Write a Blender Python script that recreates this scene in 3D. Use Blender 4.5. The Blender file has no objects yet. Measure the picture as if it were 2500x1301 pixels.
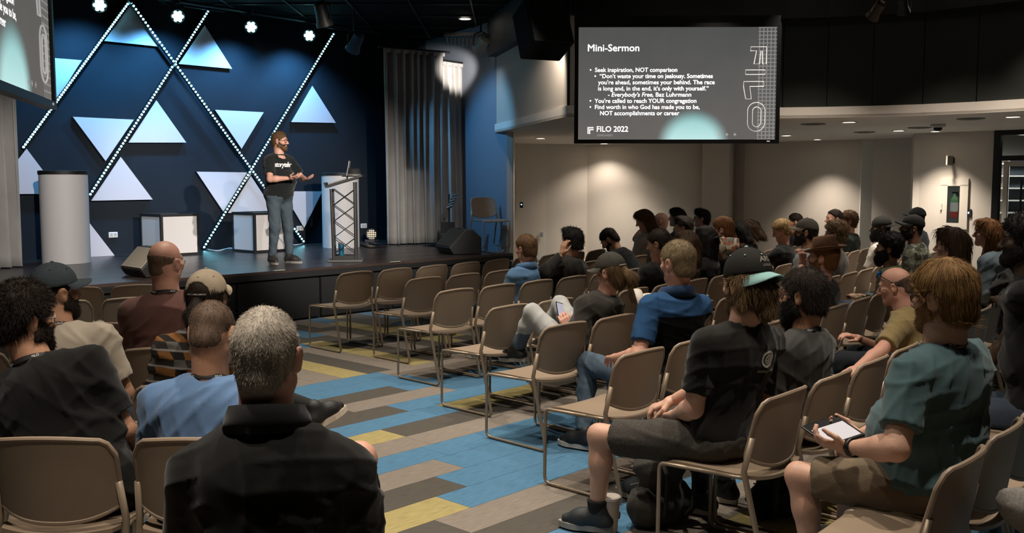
import bpy, bmesh, math, random
import numpy as np
from mathutils import Vector, Matrix
sc = bpy.context.scene
random.seed(7)
# ------------------------------------------------------------------ camera, world, light, exposure
F_PX, CX, CY, HOR, CAM_H = 2400.0, 1250.0, 650.5, 442.0, 1.7
PITCH = math.atan((CY - HOR) / F_PX)
cam_d = bpy.data.cameras.new('camera'); cam = bpy.data.objects.new('camera', cam_d)
sc.collection.objects.link(cam); sc.camera = cam
cam.location = (0, 0, CAM_H); cam.rotation_euler = (math.pi/2 - PITCH, 0, 0)
cam_d.sensor_fit = 'HORIZONTAL'; cam_d.sensor_width = 36.0; cam_d.lens = 36.0 * F_PX / 2500.0
cam_d.clip_start = 0.05; cam_d.clip_end = 100
sc.view_settings.view_transform = 'Standard'
sc.view_settings.look = 'None'
sc.view_settings.gamma = 1.0
sc.view_settings.use_curve_mapping = False
sc.view_settings.exposure = 0.0
w = bpy.data.worlds.new('dark_hall'); sc.world = w; w.use_nodes = True
w.node_tree.nodes['Background'].inputs[0].default_value = (.6, .7, .8, 1)
w.node_tree.nodes['Background'].inputs[1].default_value = 0.002
C = sc.collection

def spot(loc, target, watts, color, angle=80, blend=.5, radius=.05, parent=None):
    d = bpy.data.lights.new('lamp', 'SPOT'); d.energy = watts; d.color = color
    d.spot_size = math.radians(angle); d.spot_blend = blend; d.shadow_soft_size = radius
    o = bpy.data.objects.new('lamp', d); C.objects.link(o)
    v = Vector(target) - Vector(loc); o.rotation_euler = v.to_track_quat('-Z', 'Y').to_euler()
    o.location = loc
    if parent is not None:
        o.parent = parent; o.matrix_parent_inverse = parent.matrix_world.inverted() if False else Matrix.Translation(-Vector(parent.location))
    return o
WARM = (1.0, .89, .77); COOL = (.13, .5, 1.0); NEUT = (1.0, .93, .87)
# house downlights in the ceiling over the seats: built as fixtures further below
HOUSE = [(-4.6,6.2),(-1.6,6.6),(-3.4,9.0),(-1.5,2.7),(1.2,8.2),(2.9,5.2),(4.4,8.6),(.6,5.2),(2.4,11.2),(-.6,4.2),(5.6,10.5),(.9,14.6),(-.75,16.0),(1.6,3.3),(-.7,2.0),(3.5,11.55),(4.7,11.0),(-1.0,8.7),(.0,6.5)]
HOUSE_W = 300.0
STAGE_BLUE_W = 250.0
FRONT_W = 3000.0

# ------------------------------------------------------------------ pixel helpers (2500 x 1301 frame -> places in the hall)
_c, _s = math.cos(PITCH), math.sin(PITCH)
def ray(u, v):
    ax, az = (u-CX)/F_PX, (CY-v)/F_PX
    return Vector((ax, _c + az*_s, -_s + az*_c))
def pz(u, v, z=0.0):
    r = ray(u, v); t = (z-CAM_H)/r.z; return Vector((r.x*t, r.y*t, z))
def py(u, v, Y):
    r = ray(u, v); t = Y/r.y; return Vector((r.x*t, Y, CAM_H + r.z*t))
ZS = .63
WALL_A = math.radians(48.0)
WA = Vector((math.cos(WALL_A), math.sin(WALL_A), 0)); WN = Vector((math.sin(WALL_A), -math.cos(WALL_A), 0))
WO = Vector((-4.70, 15.35, ZS))
def pw(u, v, off=0.0):
    r = ray(u, v); o = Vector((0,0,CAM_H)); q = WO + WN*off
    t = (q-o).dot(WN)/r.dot(WN); return o + r*t

# ------------------------------------------------------------------ materials
def lin(h):
    h = h.lstrip('#'); out = []
    for i in (0,2,4):
        x = int(h[i:i+2],16)/255.0
        out.append(x/12.92 if x <= .04045 else ((x+.055)/1.055)**2.4)
    return tuple(out)
_M = {}
def M(name, col, rough=.6, metal=0.0, var=0.0, scale=20.0, bump=0.0, bscale=120.0, emit=0.0, spec=.5, stretch=None, sheen=0.0):
    if name in _M: return _M[name]
    if isinstance(col, str): col = lin(col)
    m = bpy.data.materials.new(name); m.use_nodes = True; nt = m.node_tree; b = nt.nodes['Principled BSDF']
    b.inputs['Base Color'].default_value = (*col, 1); b.inputs['Roughness'].default_value = rough
    b.inputs['Metallic'].default_value = metal; b.inputs['Specular IOR Level'].default_value = spec
    if sheen: b.inputs['Sheen Weight'].default_value = sheen
    if emit:
        b.inputs['Emission Color'].default_value = (*col, 1); b.inputs['Emission Strength'].default_value = emit
    if var or bump:
        tc = nt.nodes.new('ShaderNodeTexCoord'); mp = nt.nodes.new('ShaderNodeMapping')
        nt.links.new(tc.outputs['Object'], mp.inputs[0])
        if stretch: mp.inputs['Scale'].default_value = stretch
    if var:
        n = nt.nodes.new('ShaderNodeTexNoise'); n.inputs['Scale'].default_value = scale; n.inputs['Detail'].default_value = 4
        nt.links.new(mp.outputs[0], n.inputs['Vector'])
        r = nt.nodes.new('ShaderNodeMapRange'); r.inputs[1].default_value = .3; r.inputs[2].default_value = .7
        r.inputs[3].default_value = 1-var; r.inputs[4].default_value = 1+var
        mx = nt.nodes.new('ShaderNodeVectorMath'); mx.operation = 'SCALE'; mx.inputs[0].default_value = col
        nt.links.new(n.outputs['Fac'], r.inputs[0]); nt.links.new(r.outputs[0], mx.inputs['Scale'])
        nt.links.new(mx.outputs[0], b.inputs['Base Color'])
    if bump:
        n2 = nt.nodes.new('ShaderNodeTexNoise'); n2.inputs['Scale'].default_value = bscale; n2.inputs['Detail'].default_value = 3
        nt.links.new(mp.outputs[0], n2.inputs['Vector'])
        bp = nt.nodes.new('ShaderNodeBump'); bp.inputs['Strength'].default_value = bump; bp.inputs['Distance'].default_value = .01
        nt.links.new(n2.outputs['Fac'], bp.inputs['Height']); nt.links.new(bp.outputs[0], b.inputs['Normal'])
    _M[name] = m; return m

# ------------------------------------------------------------------ mesh helpers
class MB:
    def __init__(s): s.v = []; s.f = []
    def box(s, c, h, rot=None, taper=1.0):
        n = len(s.v); c = Vector(c)
        for z in (-1,1):
            k = taper if z > 0 else 1.0
            for x, y in ((-1,-1),(1,-1),(1,1),(-1,1)):
                p = Vector((x*h[0]*k, y*h[1]*k, z*h[2]))
                if rot is not None: p = rot @ p
                s.v.append(c+p)
        s.f += [(n+3,n+2,n+1,n),(n+4,n+5,n+6,n+7)] + [(n+i,n+(i+1)%4,n+4+(i+1)%4,n+4+i) for i in range(4)]
        return s
    def tube(s, pts, r, seg=8, closed=False, cap=True):
        pts = [Vector(p) for p in pts]; N = len(pts); n0 = len(s.v)
        rr = r if isinstance(r, (list,tuple)) else [r]*N
        up = None
        for i, p in enumerate(pts):
            if closed: d = pts[(i+1)%N]-pts[i-1]
            else: d = pts[min(i+1,N-1)]-pts[max(i-1,0)]
            d.normalize()
            if up is None:
                up = d.orthogonal().normalized()
            up = (up - d*up.dot(d)).normalized(); sd = d.cross(up)
            for k in range(seg):
                a = 2*math.pi*k/seg
                s.v.append(p + (up*math.cos(a)+sd*math.sin(a))*rr[i])
        for i in range(N if closed else N-1):
            j = (i+1)%N
            for k in range(seg):
                k2 = (k+1)%seg
                s.f.append((n0+i*seg+k, n0+i*seg+k2, n0+j*seg+k2, n0+j*seg+k))
        if cap and not closed:
            s.f.append(tuple(n0+k for k in reversed(range(seg)))); s.f.append(tuple(n0+(N-1)*seg+k for k in range(seg)))
        return s
    def lathe(s, prof, c=(0,0,0), seg=24, rot=None, cap=True):
        n0 = len(s.v); c = Vector(c)
        for r, z in prof:
            for k in range(seg):
                a = 2*math.pi*k/seg; p = Vector((r*math.cos(a), r*math.sin(a), z))
                if rot is not None: p = rot @ p
                s.v.append(c+p)
        for i in range(len(prof)-1):
            for k in range(seg):
                k2 = (k+1)%seg
                s.f.append((n0+i*seg+k, n0+i*seg+k2, n0+(i+1)*seg+k2, n0+(i+1)*seg+k))
        if cap:
            s.f.append(tuple(n0+k for k in reversed(range(seg)))); e = n0+(len(prof)-1)*seg
            s.f.append(tuple(e+k for k in range(seg)))
        return s
    def prism(s, pts, vec):
        n = len(pts); n0 = len(s.v); vec = Vector(vec)
        s.v += [Vector(p) for p in pts] + [Vector(p)+vec for p in pts]
        s.f.append(tuple(n0+i for i in reversed(range(n)))); s.f.append(tuple(n0+n+i for i in range(n)))
        s.f += [(n0+i, n0+(i+1)%n, n0+n+(i+1)%n, n0+n+i) for i in range(n)]
        return s
    def grid(s, P, closed_u=False):
        # P: rows of points
        n0 = len(s.v); R, Cn = len(P), len(P[0])
        for row in P: s.v += [Vector(p) for p in row]
        for i in range(R-1):
            for j in range(Cn if closed_u else Cn-1):
                j2 = (j+1)%Cn
                s.f.append((n0+i*Cn+j, n0+i*Cn+j2, n0+(i+1)*Cn+j2, n0+(i+1)*Cn+j))
        return s
    def mesh(s, name, mat=None, smooth=False, fixn=True):
        me = bpy.data.meshes.new(name); me.from_pydata([tuple(v) for v in s.v], [], s.f)
        if fixn:
            bm = bmesh.new(); bm.from_mesh(me); bmesh.ops.recalc_face_normals(bm, faces=bm.faces); bm.to_mesh(me); bm.free()
        if mat: me.materials.append(mat)
        if smooth:
            me.polygons.foreach_set('use_smooth', [True]*len(me.polygons))
            if smooth == 'auto': me.set_sharp_from_angle(angle=math.radians(38))
        me.update(); return me
    def obj(s, name, mat, parent=None, smooth=False, fixn=True):
        o = bpy.data.objects.new(name, s.mesh(name, mat, smooth, fixn)); C.objects.link(o)
        if parent is not None: o.parent = parent
        return o
def bevel(o, w=.004, seg=2):
    md = o.modifiers.new('bevel', 'BEVEL'); md.width = w; md.segments = seg; md.limit_method = 'ANGLE'; return o
def empty(name, loc=(0,0,0), rz=0.0):
    o = bpy.data.objects.new(name, None); C.objects.link(o); o.location = loc; o.rotation_euler = (0,0,rz); o.empty_display_size = .1; return o
def tag(o, label=None, cat=None, group=None, kind=None):
    if label: o['label'] = label
    if cat: o['category'] = cat
    if group: o['group'] = group
    if kind: o['kind'] = kind
    return o
def struct(o): o['kind'] = 'structure'; return o
def mobj(name, me, parent=None):
    o = bpy.data.objects.new(name, me); C.objects.link(o)
    if parent is not None: o.parent = parent
    return o
def rz(a): return Matrix.Rotation(a, 3, 'Z')
def copy_tree(o, parent=None):
    c = o.copy(); C.objects.link(c); c.parent = parent
    for ch in list(o.children): copy_tree(ch, c)
    return c
def text_mesh(s, size, bold=0.0, italic=0.0, extrude=0.0, align='LEFT', space=1.0):
    cu = bpy.data.curves.new('txt', 'FONT'); cu.body = s; cu.size = size; cu.offset = bold; cu.shear = italic
    cu.extrude = extrude; cu.align_x = align; cu.space_character = space; cu.resolution_u = 3
    o = bpy.data.objects.new('txt', cu); C.objects.link(o)
    dg = bpy.context.evaluated_depsgraph_get(); me = bpy.data.meshes.new_from_object(o.evaluated_get(dg))
    bpy.data.objects.remove(o); return me
def text_width(me):
    xs = [v.co.x for v in me.vertices]; return (min(xs), max(xs)) if xs else (0,0)

# ------------------------------------------------------------------ floor: carpet planks
m_sub = M('carpet_backing', '#2b2a28', .95)
flo = MB().box((3.0, 9.5, -.06), (13.5, 14.5, .05)).obj('floor', m_sub); struct(flo)
CARPET = {}
for nm, col in dict(blue='#52809f', dark='#565149', taupe='#8b8175', yellow='#ab9c66').items():
    m = M('carpet_'+nm, col, .95, var=.22, scale=9, bump=.55, bscale=420, stretch=(1.2,14,1), spec=.15, sheen=.1); CARPET[nm] = m
PW_, PL_ = .268, 1.05
A47 = math.radians(47.0); PA = Vector((math.cos(A47), math.sin(A47), 0)); PN = Vector((math.sin(A47), -math.cos(A47), 0))
K0 = Vector((-.412, 5.191, 0))
def plank_mesh(nm, L):
    b = MB(); g = .0012
    b.box((L/2, 0, -.005), (L/2-g, PW_/2-g, .005)); return b.mesh('carpet_plank', CARPET[nm])
_pm = {}
rc = random.Random(11)
def rcol(): return rc.choices(['blue','dark','taupe','yellow'], [.31,.29,.31,.09])[0]
# strips of the aisle, read off one after the other: runs (from s, to s, colour)
RUNS = {-11:[(-1.5,2.0,'blue'),(2.0,4.1,'taupe')], 1:[(-2.2,-.258,'dark'),(-.258,1.8,'taupe')], 0:[(-1.2,0,'yellow'),(0,2.1,'blue')], -1:[(-1.8,.237,'dark'),(.237,2.3,'blue')],
 -2:[(-1.6,.477,'taupe'),(.477,2.5,'blue')], -3:[(-1.5,2.6,'blue')], -4:[(-1.4,2.8,'taupe')], -5:[(-.6,.715,'yellow'),(.715,2.8,'dark')],
 -6:[(-1.2,1.48,'blue'),(1.48,2.5,'yellow')], -7:[(-.9,1.207,'dark'),(1.207,3.3,'blue')], -8:[(-1.0,.952,'dark'),(.952,1.96,'taupe'),(1.96,4,'blue')],
 -9:[(-.4,1.682,'dark'),(1.682,3.8,'blue')], -10:[(-1.0,2.1,'blue'),(2.1,3.2,'taupe')], 2:[(-.5,1.6,'dark')]}
planks = []
TB = -11*PW_
for i in range(-11, 24):
    t = (i+.5)*PW_; runs = RUNS.get(i); anchor = (runs[-1][0] if runs else rc.uniform(0, PL_))
    k0 = int(math.floor((-14-anchor)/PL_))
    for k in range(k0, k0+34):
        s0 = anchor + k*PL_; mid = s0+PL_/2
        col = None
        if runs:
            for a_, b_, c_ in runs:
                if a_ <= mid < b_: col = c_
        if col is None: col = rcol()
        planks.append((K0 + PA*s0 + PN*t, A47, col))
BC = {0:'yellow', 1:'dark', 2:'taupe', 3:'yellow', 4:'dark', 5:'taupe'}
for j in range(-34, 46):
    s = 1.63 + (j+.5)*PW_; off = (.25*j) % PL_
    for k in range(0, 20):
        t1 = TB - off - (k-1)*PL_; L = PL_
        if t1 - PL_ >= TB: continue
        if t1 > TB: L = PL_ - (t1-TB); t1 = TB
        if L < .04: continue
        col = BC[j] if (j in BC and k <= 1) else rcol()
        planks.append((K0 + PA*s + PN*t1, A47 + math.pi/2, col, L))
def in_view(p):
    d = p.y
    if d < 2.0: return False
    u = CX + F_PX*p.x/d; v = HOR + F_PX*CAM_H/d
    return -60 < u < 2560 and v < 1380
vis, rest = [], []
for q in planks:
    ctr = q[0] + Vector((math.cos(q[1]), math.sin(q[1]), 0))*PL_/2
    if not (-9 < ctr.x < 15 and -3.5 < ctr.y < 23): continue
    (vis if in_view(ctr) else rest).append((ctr.y - (3.0 if 650 < CX+F_PX*ctr.x/max(ctr.y,.1) < 1500 else 0), q))
vis.sort(key=lambda z: z[0])
for n_, (_, q) in enumerate(vis):
    if n_ >= 296: rest.append((0, q)); continue
    L = q[3] if len(q) > 3 else PL_
    key = (q[2], round(L,3))
    if key not in _pm: _pm[key] = plank_mesh(q[2], L)
    o = mobj('carpet_plank', _pm[key], flo); o.location = q[0]; o.rotation_euler = (0,0,q[1])
for nm in CARPET:
    b = MB()
    for _, q in rest:
        if q[2] != nm: continue
        L = q[3] if len(q) > 3 else PL_
        d = Vector((math.cos(q[1]), math.sin(q[1]), 0)); b.box(q[0]+d*L/2+Vector((0,0,-.005)), (L/2-.0012, PW_/2-.0012, .005), rz(q[1]))
    o = b.obj('carpet_planks_far', CARPET[nm], flo, fixn=False); o['kind'] = 'stuff'

# ------------------------------------------------------------------ stage
SFA = math.radians(46.2); SA = Vector((math.cos(SFA), math.sin(SFA), 0)); SN = Vector((math.sin(SFA), -math.cos(SFA), 0))
SF0 = Vector((-2.66, 11.83, 0))                       # a point of the front edge
m_stage = M('stage_floor', '#3a2f2a', .34, var=.25, scale=3, stretch=(1,1,1), bump=.12, bscale=30, spec=.5)
m_black = M('black_paint', '#0b0b0b', .6)
m_blackcloth = M('black_cloth', '#0a0b0a', .9)
e0, e1 = SF0 - SA*6.5, SF0 + SA*3.86
deck_pts = [e0, e1, e1 - SN*2.2 + SA*.1, WO*1 + WA*6 - Vector((0,0,ZS)), WO - WA*9 - Vector((0,0,ZS)), e0 - SN*3]
stage = empty('floor_stage', (0,0,0)); struct(stage)
MB().prism([p + Vector((0,0,ZS-.03)) for p in deck_pts], (0,0,.03)).obj('stage_deck', m_stage, stage)
MB().prism([p - (SN*.05 if i < 2 else Vector()) for i, p in enumerate(deck_pts)], (0,0,ZS-.031)).obj('stage_base', m_black, stage)
L_ = (e1-e0).length
bevel(MB().box((e0+e1)/2 + Vector((0,0,ZS-.065)) , (L_/2, .012, .032), rz(SFA)).obj('stage_lip', m_black, stage), .004)
n_ = 9
for k in range(n_):
    c = e0 + SA*(L_*(k+.5)/n_) - SN*.02 + Vector((0,0,.27))
    bevel(MB().box(c, (L_/n_/2-.02, .02, .24), rz(SFA)).obj('stage_panel', m_blackcloth, stage), .006)
# boards of the stage surface
m_board = [M('stage_board_%d' % i, c, .3, var=.3, scale=2.5, stretch=(.6,9,1), bump=.15, bscale=14, spec=.5) for i, c in enumerate(('#352a26','#3d322d','#2f2622'))]
for k in range(27):
    c0 = SF0 - SN*(.10+.2*k) + Vector((0,0,ZS+.002))
    lo, hi = -6.5, 3.8
    if k > 10: hi = 3.9
    if k*.2 > 3.3: hi = 3.6
    bw = MB().box(c0 + SA*(lo+hi)/2, ((hi-lo)/2, .0985, .0025), rz(SFA)); bw.obj('stage_board', m_board[k%3], stage)
# tape marks
for u, v in ((682,659.5),(966,639)):
    p = pz(u, v, ZS+.006); o = MB().box(p + SN*(-.01), (.075, .022, .001), rz(SFA)).obj('tape_mark', M('tape','#cfe6c8',.5))
    tag(o, 'pale tape strip at the stage edge %s' % ('in front of the standing speaker' if u < 800 else 'right of the lectern'), 'tape')

# ------------------------------------------------------------------ walls
m_wallblue = M('stage_wall_paint', '#22272d', .8, var=.06, scale=2, spec=.08)
ZC = 4.32
def wall(name, p, q, z0, z1, mat, th=.12, back=None):
    p = Vector((p[0],p[1],0)); q = Vector((q[0],q[1],0)); d = (q-p).normalized(); nrm = Vector((-d.y, d.x, 0))
    pts = [p+Vector((0,0,z0)), q+Vector((0,0,z0)), q+nrm*th+Vector((0,0,z0)), p+nrm*th+Vector((0,0,z0))]
    return struct(MB().prism(pts, (0,0,z1-z0)).obj(name, mat))
wl = WO - WA*9; wr = WO + WA*4.6
wall('wall_stage_back', wl, wr, 0, ZC, m_wallblue)
m_beige = M('beige_wall_paint', '#c6bcb0', .85, var=.03, scale=1.5)
m_beige2 = M('soffit_paint', '#d8cec2', .85, var=.02, scale=1.5)
m_shadewall = M('upper_wall_shade', '#20241f', .9, var=.12, scale=2.5)  # darkness of the unlit upper wall is put into its colour
def gx(u, Y): return Vector(((u-CX)/F_PX*Y*_c**0, Y, 0))
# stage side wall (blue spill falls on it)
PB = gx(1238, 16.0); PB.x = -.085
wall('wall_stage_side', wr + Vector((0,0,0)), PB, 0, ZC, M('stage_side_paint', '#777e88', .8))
wall('wall_stage_side_return', PB, PB + Vector((.05, 5.6, 0)), 0, ZC, m_beige, th=-.1)
# far wall behind the seats, under the soffit
ZF = 2.5
FW = [gx(1222,20.9), gx(1333,21.4), gx(1433,21.7), gx(1712,21.0)]
for i in range(3): wall('wall_far', FW[i], FW[i+1], 0, ZF+.02, m_beige)
p1, p2 = gx(1712,20.7), gx(1778,20.5)
wall('wall_pilaster', p1, p2, 0, ZF+.02, M('pilaster_paint','#c0b6aa',.85))
wall('wall_pilaster_side', p2, p2+Vector((.3,.75,0)), 0, ZF+.02, m_beige, th=.1)
p3, p4 = gx(1815,20.8), gx(2243,18.3)
wall('wall_far_recess', p2+Vector((.2,.7,0)), p3, 0, ZF+.02, m_beige)
wall('wall_far_right', p3, p4, 0, ZF+.02, m_beige)
p5, p6 = gx(2241,16.6), gx(2424,15.75)
wall('wall_extinguisher', p5, p6, 0, ZF+.02, m_beige)
wall('wall_extinguisher_side', p4 + Vector((0,.2,0)), p5, 0, ZF+.02, m_beige, th=-.1)
p7 = gx(2575, 15.1)
wall('wall_right', p7, p7 + Vector((3,-16,0)), 0, ZF+.02, m_beige)
wall('wall_right_upper', gx(2800,10.4), Vector((14,-2,0)), 2.4, ZC, m_shadewall)
wall('wall_left', Vector((-8.6,-3,0)), Vector((-8.6, 12,0)), 0, ZC, m_shadewall, th=.1)
# soffit with its curved front
FE = [(1208,16.3),(1385,12.25),(1480,12.33),(1580,12.42),(1690,12.5),(1800,12.56),(1905,12.6),(2010,12.5),(2120,12.33),(2240,12.08),(2370,11.7),(2500,11.25),(2650,10.85),(2800,10.4),(3300,9.0)]
fe = [gx(u, Y) for u, Y in FE]
back = [gx(3400,14), gx(2600,15.6), gx(2424,16.2), gx(2241,17.2), gx(2243,18.6), gx(1815,21.2), gx(1433,22.0), gx(1210,21.2), gx(1236,16.1)]
struct(MB().prism([p+Vector((0,0,ZF)) for p in fe+back], (0,0,.03)).obj('ceiling_soffit', m_beige2))
fas = MB()
for i in range(len(fe)-1):
    a_, b_ = fe[i], fe[i+1]; d = (b_-a_).normalized(); nrm = Vector((-d.y,d.x,0))
    fas.prism([a_+Vector((0,0,ZF-.004)), b_+Vector((0,0,ZF-.004)), b_+nrm*.1+Vector((0,0,ZF-.004)), a_+nrm*.1+Vector((0,0,ZF-.004))], (0,0,.135))
struct(fas.obj('trim_1', m_beige2))
up = struct(empty('wall_upper'))
def upanel(a_, b_, mat, z1=3.72, gap=.008):
    d = (b_-a_).normalized(); nrm = Vector((-d.y,d.x,0)); z = Vector((0,0,ZF+.12))
    a2, b2 = a_+d*gap+nrm*.03, b_-d*gap+nrm*.03
    MB().prism([a2+z, b2+z, b2+nrm*.05+z, a2+nrm*.05+z], (0,0,z1-ZF-.12)).obj('wall_panel', mat, up)
upanel(fe[0], fe[1], M('upper_wall_beige','#b3a89b',.85))
seams = [1,3,5,7,9,11,13,14]
for s0, s1 in zip(seams[:-1], seams[1:]): 
    for q in range(s0, s1): upanel(fe[q], fe[q+1], m_shadewall, gap=(.006 if q in (s0,) else -.001))
blk = MB()
for i in range(len(fe)-1):
    a_, b_ = fe[i], fe[i+1]; d = (b_-a_).normalized(); nrm = Vector((-d.y,d.x,0)); z = Vector((0,0,3.72))
    blk.prism([a_-nrm*.12+z, b_-nrm*.12+z, b_+nrm*.2+z, a_+nrm*.2+z], (0,0,ZC-3.72))
struct(blk.obj('trim_2', m_black))
# black ceiling
struct(MB().box((3, 9.5, ZC+.05), (13.5, 14.5, .05)).obj('ceiling', M('black_ceiling','#030303',.95,spec=.1)))
grid = empty('ceiling_grid'); tag(grid, 'black metal ceiling grid above the seats', 'ceiling grid')
for i in range(22):
    MB().box((-6+i*.9, 12.5, ZC-.012), (.012, 7.5, .012)).obj('grid_bar', M('grid_metal','#1c1c1a',.5), grid)
for i in range(14):
    MB().box((3.4, 6+i*1.1, ZC-.012), (9.4, .012, .012)).obj('grid_bar', M('grid_metal','#1c1c1a',.5), grid)

# doors, glass entrance
m_door = M('door_paint','#d8cdbf',.5)
dr = struct(empty('door_1', gx(1251,20.6)))
bevel(MB().box((-.0,0,1.02), (.1,.03,1.02)).obj('door_leaf', m_door, dr), .004)
MB().tube([(.04,-.03,1.0),(.04,-.07,1.0),(.04,-.07,.9)], .01).obj('door_handle', M('steel','#8f8f8c',.3,1), dr)
gd = struct(empty('door_2', p6, math.atan2(p7.y-p6.y, p7.x-p6.x)))
m_frame = M('black_metal_frame','#0c0d0e',.4)
m_glass = bpy.data.materials.new('glass'); m_glass.use_nodes = True
_b = m_glass.node_tree.nodes['Principled BSDF']; _b.inputs['Transmission Weight'].default_value = 1; _b.inputs['Roughness'].default_value = .02; _b.inputs['IOR'].default_value = 1.1; _b.inputs['Base Color'].default_value = (.8,.9,.95,1)
gw = (p7-p6).length
for x in (0.03, gw-.03): MB().box((x, 0, 1.25), (.05,.05,1.25)).obj('jamb', m_frame, gd)
MB().box((gw/2,0,2.06), (gw/2-.08,.05,.04)).obj('transom_bar', m_frame, gd); MB().box((gw/2,0,2.46), (gw/2-.08,.05,.04)).obj('head_bar', m_frame, gd)
MB().box((gw/2,0,2.26), (gw/2-.08,.006,.16)).obj('transom_pane', m_glass, gd)
leaf = MB()
for c, h in (((.17,0,1.02),(.035,.025,.99)),((gw-.17,0,1.02),(.035,.025,.99)),((gw/2,0,1.97),(gw/2-.2,.025,.04)),((gw/2,0,.09),(gw/2-.2,.025,.08))): leaf.box(c, h)
leaf.obj('door_leaf', M('pale_metal','#b9b2a8',.4), gd)
MB().box((gw/2,0,1.03), (gw/2-.205,.006,.9)).obj('pane', m_glass, gd)
MB().tube([(.42,-.06,.5),(.42,-.06,1.72)], .016).obj('pull_bar', m_frame, gd)
MB().box((gw/2,-.03,.98), (gw/2-.2,.02,.02)).obj('push_bar', M('steel','#8f8f8c',.3,1), gd)
# lobby behind the glass
gl = empty('lobby_shelf', p6 + Vector((.9,2.0,0))); tag(gl, 'tall lobby rack with pale shelves seen through the glass door', 'shelf')
MB().box((0.3,.25,1.05),(1.2,.02,1.05)).obj('back_panel', M('rack_back','#3a4048',.6), gl)
for k in range(9): MB().box((.3,.1,.25+.22*k),(1.2,.13,.012)).obj('shelf_board', M('rack_shelf','#c5c2ba',.5), gl)
for x in (-.9,.3,1.5): MB().box((x,.1,1.05),(.02,.14,1.05)).obj('shelf_post', M('rack_shelf','#c5c2ba',.5), gl)
lw = wall('wall_lobby', p6+Vector((-1,3.2,0)), p6+Vector((4,2.4,0)), 0, 3, M('lobby_wall','#cfcabf',.8))
lp = empty('lobby_light', p6+Vector((1.0,1.0,2.5))); tag(lp, 'bright lobby ceiling light behind the glass door', 'light')
MB().box((0,0,0),(.5,.12,.02)).obj('diffuser', M('lobby_glow','#fff2df',.5,emit=5), lp)
spot(p6+Vector((1.0,1.0,2.45)), p6+Vector((1.0,1.6,0)), 160, (1,.95,.88), 150, .5, .2, lp)
MB().box((0,0,.03),(.53,.15,.02)).obj('housing', M('white_metal','#d0cdc6',.5), lp)

# ------------------------------------------------------------------ downlights
m_lamp = M('lamp_glow','#fff0dc',.5,emit=14)
m_ring = M('lamp_ring','#d8d0c4',.5)
def downlight(p, label, watts, angle=95, cat='downlight', group=None, tgt=None, r=.09, blend=.7, col=WARM):
    e = empty('ceiling_downlight', p); tag(e, label, cat, group)
    MB().lathe([(r*1.25,0),(r*1.25,-.012),(r,-.012),(r,-.002)], seg=20, cap=False).obj('trim_ring', m_ring, e, True)
    MB().lathe([(r,-.004),(r*.9,-.009)], seg=20).obj('lamp_disc', m_lamp, e)
    t = tgt if tgt is not None else Vector(p) + Vector((0,0,-1))
    spot(Vector(p)+Vector((0,0,-.03)), t, watts, col, angle, blend, .06, e)
HPLACE = ['over the far left seats','over the aisle end of the left block','near the left stage edge','over the man in the black polo','over the third row','over the khaki tee man','over the sixth row','over the blue and black polo','over the second row','over the aisle','near the glass door','left of the main screen','above the stage curtains','behind the camera at the right','behind the camera at the left','beside the main screen','in front of the curved soffit','over the aisle end of the front rows','over the aisle end of the fourth row']
for i, (x, y) in enumerate(HOUSE):
    downlight((x,y,ZC-.03), 'recessed house light in the black ceiling '+HPLACE[i], HOUSE_W if i not in (11,12) else 25, 80, group='house lights in the black ceiling')
SOFF = [((1320,337),'left of the screen, nearest the stage side wall',80),((1475,350),'peeking below the screen frame',100),((1920,330),'just right of the screen frame',100),
 ((2073,297),'second right of the screen, near the curved edge',100),((2194,318),'between the curved edge and the fire extinguisher wall',110),((2473,284),'above the glass door',100)]
for (u,v), where, wt in SOFF:
    p = pz(u, v, ZF); downlight((p.x,p.y,ZF), 'recessed soffit light '+where, wt, 120, group='soffit downlights', r=.085)
# wall washers close to the far wall
for u, Y in ((1500,20.6),(1990,19.0),(2275,15.9)):
    p = gx(u, Y); downlight((p.x,p.y,ZF), 'recessed wall washer close to the far wall %s' % {1500:'behind the screen',1990:'above the back row',2275:'by the fire extinguisher'}[u], 270, 95, group='wall washers', r=.07, blend=.9)
# soffit details
m_grill = M('soffit_grille','#6e675f',.7)
for k, (u, v) in enumerate(((1985,302),(2110,322),(2245,311),(2370,289))):
    p = pz(u, v, ZF); o = empty('ceiling_vent', (p.x,p.y,ZF)); tag(o, 'flat round grey vent in the soffit, %s' % ('nearest the screen','second out from the screen','between the second and fourth','nearest the glass door')[k], 'vent')
    MB().lathe([(.17,0),(.17,-.01),(.15,-.014)], seg=20).obj('vent_plate', m_grill, o)
    MB().lathe([(.1,-.014),(.1,-.018)], seg=16).obj('vent_core', M('vent_core','#4c4640',.7), o)
p = pz(2290,303,ZF); o = empty('ceiling_sensor', (p.x,p.y,ZF)); tag(o, 'small dark sensor dome under the soffit near the glass door', 'sensor')
MB().lathe([(.1,0),(.1,-.03),(.07,-.05)], seg=20).obj('sensor_base', M('sensor_base','#b7aea3',.5), o, 'auto')
MB().lathe([(.06,-.05),(.055,-.08),(.02,-.1)], seg=16).obj('sensor_dome', m_black, o, True)
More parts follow.
